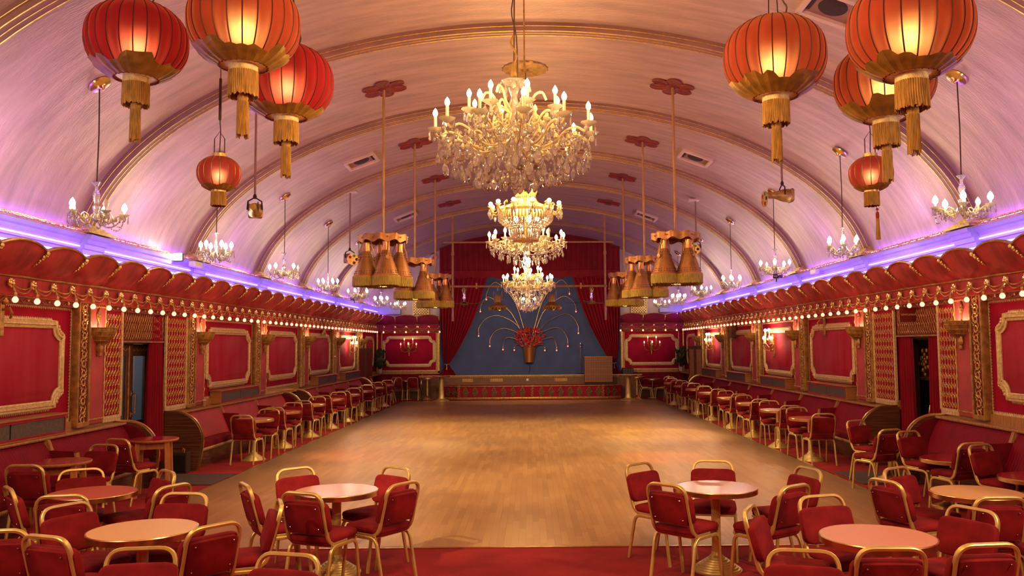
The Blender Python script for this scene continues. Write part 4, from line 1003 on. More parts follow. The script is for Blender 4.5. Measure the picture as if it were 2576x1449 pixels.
def chandelier(label, loc, top, tiers, rings, stem, armmat, bulb, group=None, cs=1., dead=(), cable=True, canopy=None, curls=True, bsz=1.):
    """tiers: (R, z, n, dip, candle height, phase); rings: (r, z, n, drop height, phase)"""
    t = thing('chandelier', label, 'chandelier', loc, 0, group)
    for k, (R, z, n, dip, ch, ph) in enumerate(tiers):
        m = MB().add(tube(smooth_path(arm_path(R, .05*cs, z, dip)), .011*cs, 6))
        if curls:
            m.add(tube(smooth_path([(.3*R, .0, z-dip*.9), (.40*R, .04*cs, z-dip*.2), (.50*R, .0, z+.02*cs), (.58*R, -.03*cs, z-dip*.3), (.52*R, 0, z-dip*.6)], 2), .008*cs, 5))
            for q in range(4): m.add(sph(.018*cs, 5, 3, 1.5, (R*(.45+.13*q), .03*cs*(-1)**q, z-dip*.5)))
        am = mesh('arm', m, armmat)
        di = mesh('drip_dish', MB().add(lathe([(.012*cs, -.018*cs), (.034*cs, -.004*cs), (.060*cs, .018*cs), (.062*cs, .021*cs), (.034*cs, .004*cs), (.010*cs, 0)], 14, mod=lambda i, k: 1+.09*(i % 2 if k in (2, 3) else 0))), 'frosted', True, .5)
        ca = mesh('candle', MB().add(cyl(.0125*cs, 0, ch, 8)), 'candle')
        bm = lambda mm: mesh('bulb', MB().add(lathe([(.011*cs, 0), (.022*cs*bsz, .018*cs*bsz), (.024*cs*bsz, .034*cs*bsz), (.016*cs*bsz, .056*cs*bsz), (.001, .078*cs*bsz)], 9)), mm)
        bu = bm(bulb); bd = bm('deadbulb')
        dr = mesh('crystal_drop', pear(.085*cs, .045*cs), 'crystal', True, .4); sp = mesh('crystal_drop', spear(.10*cs, .018*cs), 'crystal', True, .4)
        sw = mesh('bead_chain', swag((R*.96, R*.96), 0, 2*pi/n, z-.03*cs, .13*cs, 11, .010*cs), 'crystal', False); sw2 = mesh('bead_chain', swag((R*.92, .30*R), 0, .12, z-.03*cs, .05*cs, 12, .011*cs, z-dip*.9-.05*cs), 'crystal', False)
        for i in range(n):
            a = 2*pi*i/n+ph; A = put('arm', am, t, rot=(0, 0, a))
            put('drip_dish', di, A, (R, 0, z)); put('candle', ca, A, (R, 0, z))
            put('bulb', bd if (k, i) in dead else bu, A, (R, 0, z+ch))
            for q in range(3):
                b = q*2.09+.5; put('crystal_drop', dr if q else sp, A, (R+.052*cs*cos(b), .052*cs*sin(b), z+.005*cs), (0, 0, q*1.3))
            put('bead_chain', sw, t, rot=(0, 0, a)); put('bead_chain', sw2, t, rot=(0, 0, a))
    for r, z, n, h, ph in rings:
        dm = mesh('crystal_drop', pear(h, h*.56), 'crystal', True, .4)
        for i in range(n):
            a = 2*pi*(i+.5*(n % 3))/n+ph; rj = r*(1+.07*sin(i*2.7)); put('crystal_drop', dm, t, (rj*cos(a), rj*sin(a), z+.02*cs*sin(i*1.9)), (0, 0, a+pi/2+.6*sin(i*3.1)))
        put('bead_ring', mesh('bead_ring', swag(r, 0, 2*pi, z+.008*cs, 0, max(14, int(r*90/cs)), .011*cs), 'crystal', False), t)
    obj('stem', MB().add(lathe(stem, 14)), 'crystal', t, ang=.5)
    if cable: obj('suspension', MB().add(tube([(0, 0, stem[-1][1]-.02), (.01, 0, (stem[-1][1]+top)/2), (0, 0, top)], .008, 5)), 'chain', t)
    if canopy:
        q = obj('canopy', MB().add(lathe([(.001, -.085), (.02, -.08), (.035, -.05), (.06, -.035), (.125, -.02), (.135, 0), (.001, .006)], 20)), 'brass', t)
        q.location = (0, 0, top); q.rotation_euler = canopy
    return t
# 1: the largest, nearest
stem1 = [(.001, -.52), (.03, -.50), (.05, -.45), (.03, -.38), (.06, -.30), (.085, -.18), (.05, -.06), (.075, .0), (.04, .08), (.055, .18), (.075, .26), (.045, .33), (.03, .38), (.045, .42), (.06, .46), (.10, .50), (.135, .535), (.13, .54), (.09, .51), (.05, .48)]
c1 = chandelier('largest crystal chandelier, nearest on the centre line, with tall candle bulbs', (-.147, 8.4, 4.22), 6.57-4.22,
   [(.80, 0, 12, .17, .15, .13), (.47, .19, 8, .14, .15, .3)], [(.75, -.25, 18, .16, 0), (.62, -.31, 18, .17, .2), (.47, -.36, 16, .17, .1), (.30, -.40, 12, .17, 0), (.14, -.43, 7, .16, .2), (.70, -.13, 20, .12, .15), (.33, -.02, 12, .10, 0), (.62, -.08, 18, .11, .1), (.20, -.20, 8, .11, .3), (.14, .50, 10, .10, 0)], stem1, 'glassgold', 'bulbbig', cs=1.25, dead=((1, 1),), bsz=.85)
m = MB()
for i in range(6):
    a = 2*pi*i/6; m.add(tube(smooth_path([(.05*cos(a), .05*sin(a), .22), (.16*cos(a), .16*sin(a), .30), (.22*cos(a), .22*sin(a), .40), (.29*cos(a), .29*sin(a), .42), (.33*cos(a), .33*sin(a), .34)], 3), .014, 6))
obj('glass_crook', m, 'glassgold', c1)
obj('power_cable', MB().add(tube(smooth_path([(.04, .0, .48), (.03, 0, 1.0), (-.02, 0, 1.3), (.06, .02, 1.7), (.02, 0, 2.0), (.0, 0, 2.33)], 4), .007, 5)), 'chain', c1)
obj('hook', MB().add(tube(smooth_path([(0, 0, .72), (.03, 0, .80), (0, 0, .88), (-.03, 0, .94), (0, 0, 1.02)], 3), .012, 6)).add(lathe([(.02, .5), (.04, .55), (.03, .66), (.012, .74)], 8)), 'goldd', c1)
# 2: gilt crown and bead basket
c2 = thing('chandelier', 'gilt crowned bead basket chandelier ringed with globe bulbs, second on the centre line', 'chandelier', (-.045, 9.9, 3.70))
cr = MB().add(lathe([(.11, .10), (.118, .10), (.125, .17), (.112, .17)], 24))
for i in range(14):
    a = 2*pi*i/14; ca, sa = cos(a), sin(a); cr.add(tube([(.118*ca, .118*sa, .16), (.128*ca, .128*sa, .20), (.122*ca, .122*sa, .23), (.135*ca, .135*sa, .24)], [.016, .018, .012, .005], 5))
obj('crown', cr, 'gold', c2)
obj('gilt_ring', MB().add(lathe([(.29, -.055), (.315, -.06), (.325, -.03), (.315, 0), (.29, -.005)], 40)).add(lathe([(.20, .01), (.215, .0), (.215, .03), (.20, .035)], 32)), 'gold', c2)
bd1 = MB(); bd2 = MB(); bd3 = MB()
for i in range(9): t_ = i/8; bd1.add(sph(.0105, 5, 3, 1, (.118+.085*t_**2, 0, .12-.10*t_)))
for i in range(11): t_ = i/10; bd2.add(sph(.0115, 5, 3, 1.1, (.305+.05*sin(pi*t_)-.12*t_**1.5, 0, -.06-.20*t_)))
for i in range(9): t_ = i/8; bd3.add(sph(.0105, 5, 3, 1.1, (.185-.04*t_, 0, -.27-.13*t_)))
for nm, mm, n in (('bead_strand', bd1, 30), ('bead_strand', bd2, 52), ('bead_strand', bd3, 34)):
    me = mesh(nm, mm, 'crystal', False)
    for i in range(n): put(nm, me, c2, rot=(0, 0, 2*pi*i/n))
am = mesh('arm', MB().add(tube(smooth_path([(.31, 0, -.03), (.36, 0, -.075), (.41, 0, -.06), (.42, 0, -.01)]), .012, 6)).add(tube(smooth_path([(.31, .0, -.02), (.35, .03, .02), (.33, .05, .05), (.31, .03, .03)], 2), .008, 5)), 'gold')
di = mesh('drip_dish', MB().add(lathe([(.01, -.02), (.035, 0), (.04, .006), (.012, .004)], 12)), 'frosted'); gb = mesh('bulb', MB().add(sph(.025, 10, 6, 1, (0, 0, .032))), 'bulbbig'); dr = mesh('crystal_drop', pear(.10, .045), 'crystal', True, .4)
for i in range(12):
    A = put('arm', am, c2, rot=(0, 0, 2*pi*i/12+.2)); put('drip_dish', di, A, (.42, 0, 0)); put('bulb', gb, A, (.42, 0, 0)); put('crystal_drop', dr, A, (.44, .02, -.03)); put('crystal_drop', dr, A, (.40, -.03, -.05), (0, 0, 1))
for i in range(5):
    a = 2*pi*i/5; put('bulb', gb, c2, (.14*cos(a), .14*sin(a), -.17))
    if i < 4: put('bulb', gb, c2, (.09*cos(a), .09*sin(a), .03))
obj('suspension', MB().add(tube([(0, 0, .1), (0, 0, 2.78)], .011, 6)).add(cyl(.012, -.35, .2, 6)), 'goldd', c2)
obj('lower_ring', MB().add(lathe([(.14, -.40), (.155, -.40), (.155, -.38), (.14, -.38)], 28)), 'gold', c2)
# 3, 4
stem3 = [(.001, -.30), (.03, -.28), (.04, -.22), (.06, -.14), (.04, -.05), (.07, 0), (.04, .07), (.055, .14), (.03, .2), (.05, .25), (.03, .28)]
c3 = chandelier('wide crystal chandelier with slim candle bulbs, third on the centre line', (-.045, 13.35, 3.70), 2.87, [(.60, 0, 12, .11, .10, .1), (.36, .06, 6, .10, .10, .3)],
   [(.55, -.12, 20, .10, 0), (.44, -.18, 18, .10, .2), (.32, -.23, 14, .10, .1), (.20, -.27, 9, .11, 0), (.30, -.06, 14, .09, .1), (.50, -.04, 20, .09, 0), (.10, -.31, 5, .09, 0)], stem3, 'glassgold', 'bulbbig', cs=1.05, dead=((0, 2), (0, 10)))
put('globe_bulb', mesh('globe_bulb', MB().add(lathe([(.02, -.06), (.045, -.05), (.06, 0), (.05, .04), (.03, .055)], 14)), 'bulbshell'), c3, (0, -.12, -.30))
c4 = chandelier('tiered crystal chandelier with a bead bowl below, farthest on the centre line', (-.04, 17.05, 3.33), 3.24, [(.50, 0, 12, .09, .10, .1), (.28, .16, 6, .08, .10, .3)],
   [(.46, -.10, 18, .09, 0), (.36, -.14, 16, .10, .2), (.30, -.24, 18, .09, .1), (.28, -.30, 18, .09, 0), (.24, -.42, 18, .07, .1), (.17, -.48, 12, .07, 0), (.09, -.53, 6, .07, 0), (.20, -.05, 10, .08, .2), (.33, .03, 16, .09, 0)], [(a, b*1.6) for a, b in stem3], 'glassgold', 'bulbbig', cs=1.0, dead=((0, 4), (0, 5)))
bs = MB()
for i in range(10): t_ = i/9; bs.add(sph(.010, 5, 3, 1, (.27*cos(1.45*t_), 0, -.33-.24*sin(1.45*t_))))
me = mesh('bead_strand', bs, 'crystal', False)
for i in range(36): put('bead_strand', me, c4, rot=(0, 0, 2*pi*i/36))
for i in range(3): put('bulb', gb, c4, (.14*cos(i*2.1+4), .14*sin(i*2.1+4), -.36))
# side chandeliers
stemS = [(.001, -.10), (.02, -.08), (.035, -.04), (.02, 0), (.03, .05), (.045, .09), (.02, .14), (.035, .19), (.042, .24), (.018, .30), (.02, .34), (.055, .385), (.05, .39), (.015, .37)]
stemB = [(.001, -.12), (.025, -.09), (.015, -.04), (.03, 0), (.018, .06), (.03, .10), (.016, .15), (.026, .19), (.014, .24), (.02, .28), (.04, .32), (.012, .33)]
NAMES = ['nearest', 'second', 'third', 'fourth', 'fifth', 'sixth', 'farthest']
for s in (-1, 1):
    top = vz(5.08)-3.62-.01; nn = vnorm(s*5.08)
    can = nn.to_track_quat('-Z', 'Y').to_euler()
    pa = chandelier('', (s*5.08, 9.7, 3.62), top, [(.30, 0, 5, .09, .055, .5)], [(.20, -.07, 8, .06, 0)], stemS, 'glassgold', 'bulbside', cs=.95, bsz=1.45, canopy=can, dead=((0, 0 if s > 0 else 4),), curls=True)
    pb = chandelier('', (s*5.08, 13.45, 3.60), top, [(.235, 0, 6, .07, .075, .2)], [(.17, -.07, 10, .06, 0), (.09, -.11, 5, .06, 0)], stemB, 'glassgold', 'bulbside', cs=.95, bsz=1.45, canopy=can, curls=False)
    for k in range(7):
        lab = 'small %s crystal chandelier hung on a dark chain near the %s wall' % (NAMES[k], SIDE[s])
        src = pa if (k % 2 == 0) == True else pb
        o = src if k < 2 else dup(src, (s*5.08, 9.7+3.75*k, 3.62 if k % 2 == 0 else 3.60), .7*k)
        o['label'] = lab; o['group'] = 'small crystal chandeliers along the %s wall' % SIDE[s]
        if k >= 2:
            for c in kids(o):
                if c.name.startswith('canopy'): c.rotation_euler = (Matrix.Rotation(-.7*k, 3, 'Z') @ can.to_matrix()).to_euler()
# ------------------------------------------------------------------ ceiling ornaments
def on_vault(o, x): o.rotation_euler = vnorm(x).to_track_quat('-Z', 'Y').to_euler()
pt = MB().add(cushion(.30, .24, .03, .8, .8, 18, 5), T_(.235, 0, -.01)); pr = MB().add(tube([(.235+.15*cos(a), .12*sin(a), -.022) for a in [2*pi*i/16 for i in range(16)]], .008, 4, closed=True))
for q in range(5): pr.add(tube([(.11, 0, -.025), (.34, .10*(q-2)/2, -.028)], .003, 4))
PETM = mesh('petal', pt, 'petal'); PEDM = mesh('red_beading', pr, 'flowerred'); HUB = mesh('hub', MB().add(lathe([(.001, -.06), (.06, -.05), (.11, -.03), (.12, 0), (.001, 0)], 16, mod=lambda i, k: 1+.08*(i % 2))), 'dkred')
for s in (-1, 1):
    for k in range(4):
        x = s*2.38; t = thing('ceiling_flower', 'brown six petalled flower rosette on the vault, %s of the %s line' % (nth(k), SIDE[s]), 'ceiling rosette', (x, 13.55+3.72*k, vz(x)), 0, 'flower rosettes on the %s side of the vault' % SIDE[s])
        on_vault(t, x)
        for i in range(6): p = put('petal', PETM, t, rot=(0, 0, i*pi/3)); put('red_beading', PEDM, p)
        put('hub', HUB, t)
FAN = mesh('fan_disc', MB().add(lathe([(.001, -.07), (.05, -.06), (.08, -.03), (.36, -.02), (.37, 0), (.001, 0)], 36, mod=lambda i, k: 1+(.05*(i % 2) if k > 2 else 0))), 'goldd', False)
for k, y in enumerate((9.9, 13.35, 17.05, 20.8, 24.5)):
    t = thing('ceiling_rosette', 'fluted brown disc rosette on the crown of the vault, %s along the centre' % nth(k), 'ceiling rosette', (-.05, y, vz(0)-.005), 0, 'crown rosettes'); put('fan_disc', FAN, t)
    if k == 0: obj('hanging_boss', MB().add(lathe([(.03, -.24), (.08, -.22), (.14, -.15), (.22, -.08), (.28, -.02)], 20, mod=lambda i, k: 1+.1*(i % 2))), 'goldd', t)
def speaker(label, x, y, w_=.62, d_=.62):
    t = thing('ceiling_speaker', label, 'speaker', (x, y, vz(x)), 0, 'ceiling speakers'); on_vault(t, x)
    m = MB()
    for q in range(4): m.add(cbox(0, d_/2 if q % 2 == 0 else w_/2, -.03, w_+.06 if q % 2 == 0 else d_+.06, .07, .07, .01), RZ(q*pi/2))
    obj('frame', m, 'plaster', t); obj('grille', MB().add(b2(-w_/2, w_/2, -d_/2, d_/2, -.015, -.005)), 'rib', t, smooth=False)
    obj('cone', MB().add(lathe([(.001, -.02), (.20, -.022), (.21, -.016)], 20), S_(1, .8, 1)), 'dark', t); obj('tweeter', MB().add(b2(-.2, .2, .22, .29, -.03, -.015)), 'dark', t, smooth=False)
for lab, x, y in (('left, nearer', -3.54, 17.4), ('left, farther', -3.68, 24.6), ('right at the top edge', 3.57, 9.5), ('right, middle', 3.52, 17.4), ('right, farther', 3.56, 25.2)): speaker('square grey loudspeaker set in the vault, '+lab, x, y)
# copper lamp clusters with fringed cones
shade_parts = []
m = MB().add(lathe([(.062, -.19), (.205, -.60), (.207, -.615), (.195, -.60), (.055, -.19)], 28)); shade = mesh('cone', m, 'copper', True, .5)
m = MB().add(lathe([(.050, -.04), (.058, -.05), (.056, -.12), (.062, -.19), (.055, -.19), (.045, -.05)], 18)); neck = mesh('neck', m, 'copperb', True, .5)
m = MB().add(lathe([(.206, -.585), (.216, -.60), (.214, -.622), (.20, -.62)], 28)); band = mesh('band', m, 'copperb', True, .5)
def fringe(r, z0, z1, n=64, jag=.02, th=.012, seed=1):
    rd = random.Random(seed); v = []; f = []
    for i in range(n):
        a = 2*pi*i/n; q = r+th*(.35 if i % 2 else -.15); e = rd.uniform(-jag, jag); b = r*1.015+th*rd.uniform(-.6, .6)
        v += [(q*cos(a), q*sin(a), z0), (q*1.01*cos(a), q*1.01*sin(a), (z0+z1)/2), (b*cos(a), b*sin(a), z1+e)]
    for i in range(n):
        j = (i+1) % n
        for k in range(2): f.append((i*3+k, j*3+k, j*3+k+1, i*3+k+1))
    return v, f
FRM = mesh('fringe', MB().add(fringe(.215, -.605, -.755, 84, .008, .010)), 'fringe', False)
m = MB()
for zz, r, n in ((-.245, .083, 14), (-.285, .097, 14), (-.52, .180, 26), (-.555, .192, 26)):
    for i in range(n):
        a = 2*pi*i/n; m.add(sph(.0065, 5, 3, 1, (r*cos(a), r*sin(a), zz)))
HOL = mesh('vent_holes', m, 'dark')
m = MB()
for sx in (-1, 1): m.add(tube([(sx*.065, .02, .03), (sx*.08, .02, -.10), (sx*.115, .01, -.20), (sx*.118, .0, -.30)], .011, 6)); m.add(lathe([(.001, -.015), (.034, -.012), (.034, .012), (.001, .015)], 12), T_(sx*.125, 0, -.31) @ RY(pi/2))
BRK = mesh('bracket', m, 'copper')
def wavy(R, z0, z1, th, n=64):
    v = []; f = []
    for i in range(n):
        a = 2*pi*i/n; wv = .022*cos(10*a); r = R*(1+.05*cos(10*a))
        for q, z in ((r, z0+wv), (r, z1+wv*.4), (r-th, z1+wv*.4), (r-th, z0+wv)): v.append((q*cos(a), q*sin(a), z))
    for i in range(n):
        j = (i+1) % n
        for k in range(4): f.append((i*4+k, j*4+k, j*4+(k+1) % 4, i*4+(k+1) % 4))
    return v, f
def cluster(label, x, y, zr, group, rz):
    t = thing('lamp_cluster', label, 'pendant lamp', (x, y, zr), rz, group)
    m = MB().add(wavy(.385, -.06, .055, .015)).add(lathe([(.001, .02), (.36, .02), (.36, .03), (.001, .035)], 32))
    obj('ring', m, 'copper', t)
    st = MB()
    for i in range(10): a = 2*pi*(i+.5)/10; st.add(sph(.015, 6, 4, 1, (.385*cos(a), .385*sin(a), 0))); st.add(sph(.012, 6, 4, 1, (.40*cos(a+.31), .40*sin(a+.31), .05)))
    obj('studs', st, 'brass', t)
    obj('rod', MB().add(cyl(.022, .02, vz(x)-zr-.04, 10)).add(lathe([(.03, .03), (.035, .06), (.022, .12)], 10)), 'rail', t)
    for q in range(4):
        a = q*pi/2; s_ = put('cone', shade, t, (.27*cos(a), .27*sin(a), -.02), (0, 0, a)); 
        for n_, me in (('neck', neck), ('band', band), ('fringe', FRM), ('vent_holes', HOL), ('bracket', BRK)): put(n_, me, s_)
for s in (-1, 1):
    for k, y in enumerate((13.5, 17.2, 20.95)):
        cluster('cluster of four fringed copper cone lamps on a rod, %s on the %s' % (nth(k), SIDE[s]), s*2.38, y, 3.80, 'copper lamp clusters on the %s' % SIDE[s], .35+.5*k+(.3 if s > 0 else 0))
# ------------------------------------------------------------------ paper lanterns
def lantern(label, loc, D, paper, small=False, bulb=True, rz=0., group=None):
    t = thing('paper_lantern', label, 'lantern', loc, rz, group); rx = D/2; n = 24 if not small else 16
    zt, zb = (.385*D, -.395*D); 
    def prof(p):                                                    # p from -1 (bottom) to 1 (top)
        z = (zt if p > 0 else -zb)*p; return rx*(1-.76*abs(p)**(2.6 if p > 0 else 2.3))**(.62), z
    N_ = 18; v = []; f = []; SG = 4; nn = n*SG
    for k in range(N_+1):
        r, z = prof(-1+2*k/N_)
        for i in range(nn):
            a = 2*pi*i/nn; q = r*(1-.022*(1-abs(((i % SG)/SG)-.5)*2)**0+.022*sin(pi*(i % SG)/SG)); v.append((q*cos(a), q*sin(a), z))
    for k in range(N_):
        for i in range(nn): j = (i+1) % nn; f.append((k*nn+i, k*nn+j, (k+1)*nn+j, (k+1)*nn+i))
    obj('paper_shell', (v, f), paper, t, ang=1.2)
    rib = mesh('rib', MB().add(tube([(prof(-1+2*k/16)[0]*.985, 0, prof(-1+2*k/16)[1]) for k in range(17)], 0.006*(1 if not small else .8), 4)), 'goldd' if small else 'wire')
    for i in range(n): put('rib', rib, t, rot=(0, 0, 2*pi*i/n))
    rd = random.Random(int(D*1000)+len(label)); v = []; f = []; cols = n*2
    hs = []; h = .5
    for i in range(cols):
        if i % 3 == 0: h = rd.uniform(.17, .42)
        hs.append(h+rd.uniform(-.04, .04))
    for i in range(cols):
        a = 2*pi*i/cols; 
        for k in range(5):
            p = -1+hs[i]*k/4*(1. if not small else .7); r, z = prof(p); r = r*1.012+.006+.010*(i % 2); v.append((r*cos(a), r*sin(a), z))
    for i in range(cols):
        j = (i+1) % cols
        for k in range(4): f.append((i*5+k, j*5+k, j*5+k+1, i*5+k+1))
    obj('gold_paper_skirt', (v, f), 'goldpaper', t, smooth=False)
    rb = prof(-1)[0]*1.0; rb = .125*D if not small else .16*D
    obj('gold_band', MB().add(lathe([(rb*1.0, zb-.05*D), (rb*1.03, zb-.05*D), (rb*1.03, zb+.01*D), (prof(-1)[0]*1.02, zb+.02*D), (rb*.95, zb+.012*D)], 24)), 'gold' if small else 'goldl', t)
    fh = .23*D if not small else .33*D
    obj('fringe', MB().add(fringe(rb*1.02, zb-.045*D, zb-.045*D-fh, 90, .014*D, .014, 5)).add(fringe(rb*.94, zb-.045*D, zb-.045*D-fh*.97, 70, .02*D, .012, 8)), 'fringel', t, smooth=False)
    if not small:
        m = MB(); z0 = zb-.27*D; z1 = z0-.37*D; rd = random.Random(4)
        m.add(lathe([(.02*D, z0+.03*D), (.045*D, z0+.015*D), (.05*D, z0-.02*D), (.044*D, z0-.035*D), (.048*D, z0-.06*D)], 14))
        for i in range(26):
            a = 2*pi*i/26; e = rd.uniform(-.02, .02)*D; m.add(tube([(.046*D*cos(a), .046*D*sin(a), z0-.05*D), (.050*D*cos(a), .050*D*sin(a), z1+e)], .0055, 4))
        m.add(lathe([(.02*D, z0+.03*D), (.02*D, zb)], 8)); obj('tassel', m, 'fringel', t)
        obj('top_cap', MB().add(lathe([(.001, zt+.035*D), (.10*D, zt+.035*D), (.12*D, zt+.02*D), (.125*D, zt-.01*D), (.001, zt-.01*D)], 20)), 'darkwood', t)
        m = MB(); H = vz(loc[0])-loc[2]
        for x in (-.05, .05): m.add(tube([(x, 0, zt), (x*.6, 0, (zt+H)/2), (0, 0, H)], .006, 5))
        m.add(tube(smooth_path([(.10, .03, zt), (.16, .03, zt+.15), (.09, .02, zt+.32), (.02, 0, H)], 4), .008, 5)); obj('suspension', m, 'chain', t)
    else:
        obj('gold_collar', MB().add(lathe([(.16*D, zt-.01*D), (.165*D, zt-.01*D), (.165*D, zt+.09*D), (.15*D, zt+.09*D)], 20)), 'gold', t)
        H = vz(loc[0])-loc[2]; m = MB()
        for x in (-.12*D, .12*D): m.add(tube([(x, 0, zt), (x, 0, zt+.45*D)], .006, 5))
        m.add(tube([(-.12*D, 0, zt+.45*D), (0, 0, zt+.62*D), (.12*D, 0, zt+.45*D)], .004, 4)); m.add(tube([(0, 0, zt+.05*D), (.01, 0, zt+.62*D), (.0, 0, zt+.9*D)], .006, 5)); m.add(tube([(0, 0, zt+.9*D), (0, 0, zt+1.9*D)], .015, 6)); m.add(tube([(0, 0, zt+1.8*D), (0, 0, H)], .005, 5))
        obj('suspension', m, 'chain', t)
    if bulb: put('bulb', mesh('bulb', MB().add(sph(.034 if not small else .022, 10, 6, 1.2)), 'bulblant' if not small else 'bulblants'), t, (0, 0, -.04*D))
    put('lamp_holder', mesh('lamp_holder', MB().add(cyl(.022, .0, zt+.02, 8)), 'dark'), t, (0, 0, .02 if not small else .01))
M['bulblants'] = emat('small_lantern_bulb', (1, .62, .3), L_LANT*.45)
LG = 'paper lanterns overhead'
lantern('deep red round paper lantern with gold fringe, farthest to the upper left', (-3.823, 7.98, 5.049), .95, 'paper_red', rz=.1)
lantern('glowing orange paper lantern cut by the top edge, left of the middle', (-2.455, 7.05, 4.843), .95, 'paper_orange', rz=.3)
lantern('rose red paper lantern half behind the orange one, upper left', (-2.491, 8.45, 4.782), .95, 'paper_red', rz=.7)
lantern('small coral paper lantern with gold ribs, on the left', (-3.288, 8.75, 3.898), .45, 'paper_small', True)
lantern('glowing orange paper lantern hanging whole in view, upper right', (2.35, 7.79, 4.766), .96, 'paper_orange', rz=.2)
lantern('largest orange paper lantern cut by the top edge, upper right', (3.004, 6.415, 4.507), .95, 'paper_orange', rz=.5)
lantern('orange paper lantern half hidden behind the largest one, upper right', (3.497, 8.04, 4.601), .95, 'paper_orange', rz=.9)
lantern('small red paper lantern with gold ribs, on the right', (3.627, 8.75, 3.842), .45, 'paper_small', True)
t = thing('tassel', 'loose red and gold tassel hanging under the small right lantern', 'tassel', (3.68, 8.75, 3.46))
m = MB()
for i in range(10): a = 2*pi*i/10; m.add(tube([(.012*cos(a), .012*sin(a), -.10), (.02*cos(a), .02*sin(a), -.32)], .006, 4))
obj('threads', m, 'fringel', t); obj('knot', MB().add(sph(.016, 8, 5, 1, (0, 0, 0))).add(lathe([(.006, -.02), (.018, -.04), (.018, -.08), (.012, -.11)], 10)), 'paper_small', t); obj('cord', MB().add(tube([(0, 0, 0), (-.04, 0, .12)], .003, 4)), 'chain', t)
# ------------------------------------------------------------------ theatre spotlights on rods
def spotlight(label, x, y, z, aim, disc):
    t = thing('stage_spotlight', label, 'spotlight', (x, y, z)); H = vz(x)-z
    obj('rod', MB().add(cyl(.018, .20, H, 8)), 'rib', t)
    obj('ceiling_plate', MB().add(cbox(0, 0, H-.02, .34, .22, .05, .01)), 'plaster', t)
    obj('yoke', MB().add(tube([(-.11, 0, 0), (-.10, 0, .13), (0, 0, .19), (.10, 0, .13), (.11, 0, 0)], .012, 6)).add(lathe([(.02, .17), (.03, .2), (.018, .24)], 8)), 'dark', t, rot=(0, 0, aim))
    b = obj('housing', MB().add(lathe([(.05, -.30), (.055, -.29), (.055, -.14), (.07, -.10), (.11, .02), (.115, .10), (.10, .15)], 18), RX(-pi/2)).add(cbox(0, .14, 0, .22, .06, .22, .02)), 'goldd', t, rot=(0, 0, aim))
    if disc:
        d = obj('colour_wheel', MB().add(lathe([(.001, -.006), (.135, -.006), (.135, .006), (.001, .006)], 28), RX(pi/2)), 'gold', t, (-.30*sin(-aim)*-1*0, 0, 0), (0, 0, aim)); d.location = (.31*sin(aim), -.31*cos(aim), -.06)
        for i, c in enumerate(('dark', 'leafgel', 'pad', 'copperb', 'paper_small')):
            a = 2*pi*i/5; put('gel', mesh('gel', MB().add(lathe([(.001, -.009), (.034, -.009), (.034, .009), (.001, .009)], 12), RX(pi/2)), c), d, (.085*cos(a), 0, .085*sin(a)))
    else: obj('barn_doors', MB().add(cbox(.07, -.33, 0, .012, .10, .13, .003)).add(cbox(-.07, -.33, 0, .012, .10, .13, .003)), 'dark', t, rot=(0, 0, aim))
M['leafgel'] = mat('green_gel', (.05, .25, .10), .3)
spotlight('gilt stage spotlight hung on a rod under the left vault, beyond the small lantern', -4.2, 12.66, 4.16, .25, False)
spotlight('gilt stage spotlight with a colour wheel under the left vault', -4.2, 19.4, 4.13, .45, True)
spotlight('gilt stage spotlight hung sideways on a rod under the right vault', 4.2, 13.7, 4.50, -1.45, True)
spotlight('gilt stage spotlight with a colour wheel under the right vault', 4.2, 20.9, 4.47, -.35, True)
# floodlights and small fixtures on the cornices
fl = thing('floodlight', 'bright floodlight shining on the left cornice', 'floodlight', (-5.98, 14.1, 3.60), 0)
obj('case', MB().add(cbox(0, .05, 0, .16, .06, .14, .01)), 'black', fl, rot=(0, 0, 0)); obj('lens', MB().add(cbox(.0, .012, .01, .14, .016, .12, .004)), 'flood', fl)
tag(obj('junction_box', MB().add(cbox(-5.90, 14.68, 3.53, .12, .34, .10, .012)), 'white'), 'white plastic box on the left cornice beside the floodlight', 'box')
for lab, x, y, z in (('small black clamp light on the right cornice', 5.90, 19.9, 3.62), ('small black clamp light on the far left cornice', -5.90, 28.0, 3.62)):
    t = thing('clamp_light', lab, 'light', (x, y, z)); obj('head', MB().add(cbox(0, 0, .05, .12, .14, .12, .015)).add(lathe([(.05, 0), (.06, .05)], 10), T_(0, -.09, .05) @ RX(pi/2)), 'black', t, rot=(0, 0, .6 if x > 0 else -.6)); obj('stand', MB().add(tube([(0, 0, 0), (0, .02, -.09)], .015, 6)), 'black', t)
tag(obj('junction_box', MB().add(cbox(5.93, 17.3, 3.54, .10, .30, .10, .012)), 'white'), 'white plastic box on the right cornice', 'box')
# ------------------------------------------------------------------ stage
YS = 33.08
st = thing('stage', 'brown boarded stage with gilt edge and brass vents at the far end', 'stage', (0, YS, 0))
obj('front_board', MB().add(b2(-4.35, 4.35, 0, .30, 0, .86)), 'brownboard', st, smooth=False)
obj('gilt_edge', MB().add(b2(-4.40, 4.40, -.05, .32, .86, .905)).add(tube([(-4.4, -.05, .89), (4.4, -.05, .89)], .025, 8)), 'gold', st)
m = MB(); v, f = lace(8.7, .055, .075); m.add((v, f), T_(-4.35, -.012, .86) @ S_(1, -1, -1)); obj('lace_edging', m, 'goldd', st, smooth=False)
for x, w_ in ((-2.48, .42), (-1.34, .50), (1.20, .50)): obj('brass_vent', MB().add(cbox(x, -.008, .71, w_, .016, .135, .005)), 'rail', st)
obj('socket_plate', MB().add(cbox(-.12, -.008, .72, .09, .016, .09, .005)), 'white', st)
for s in (-1, 1): obj('boarded_cheek', MB().add(b2(min(s*4.35, s*3.7), max(s*4.35, s*3.7), -.06, 0, 0, .86)), 'brownboard', st, smooth=False)
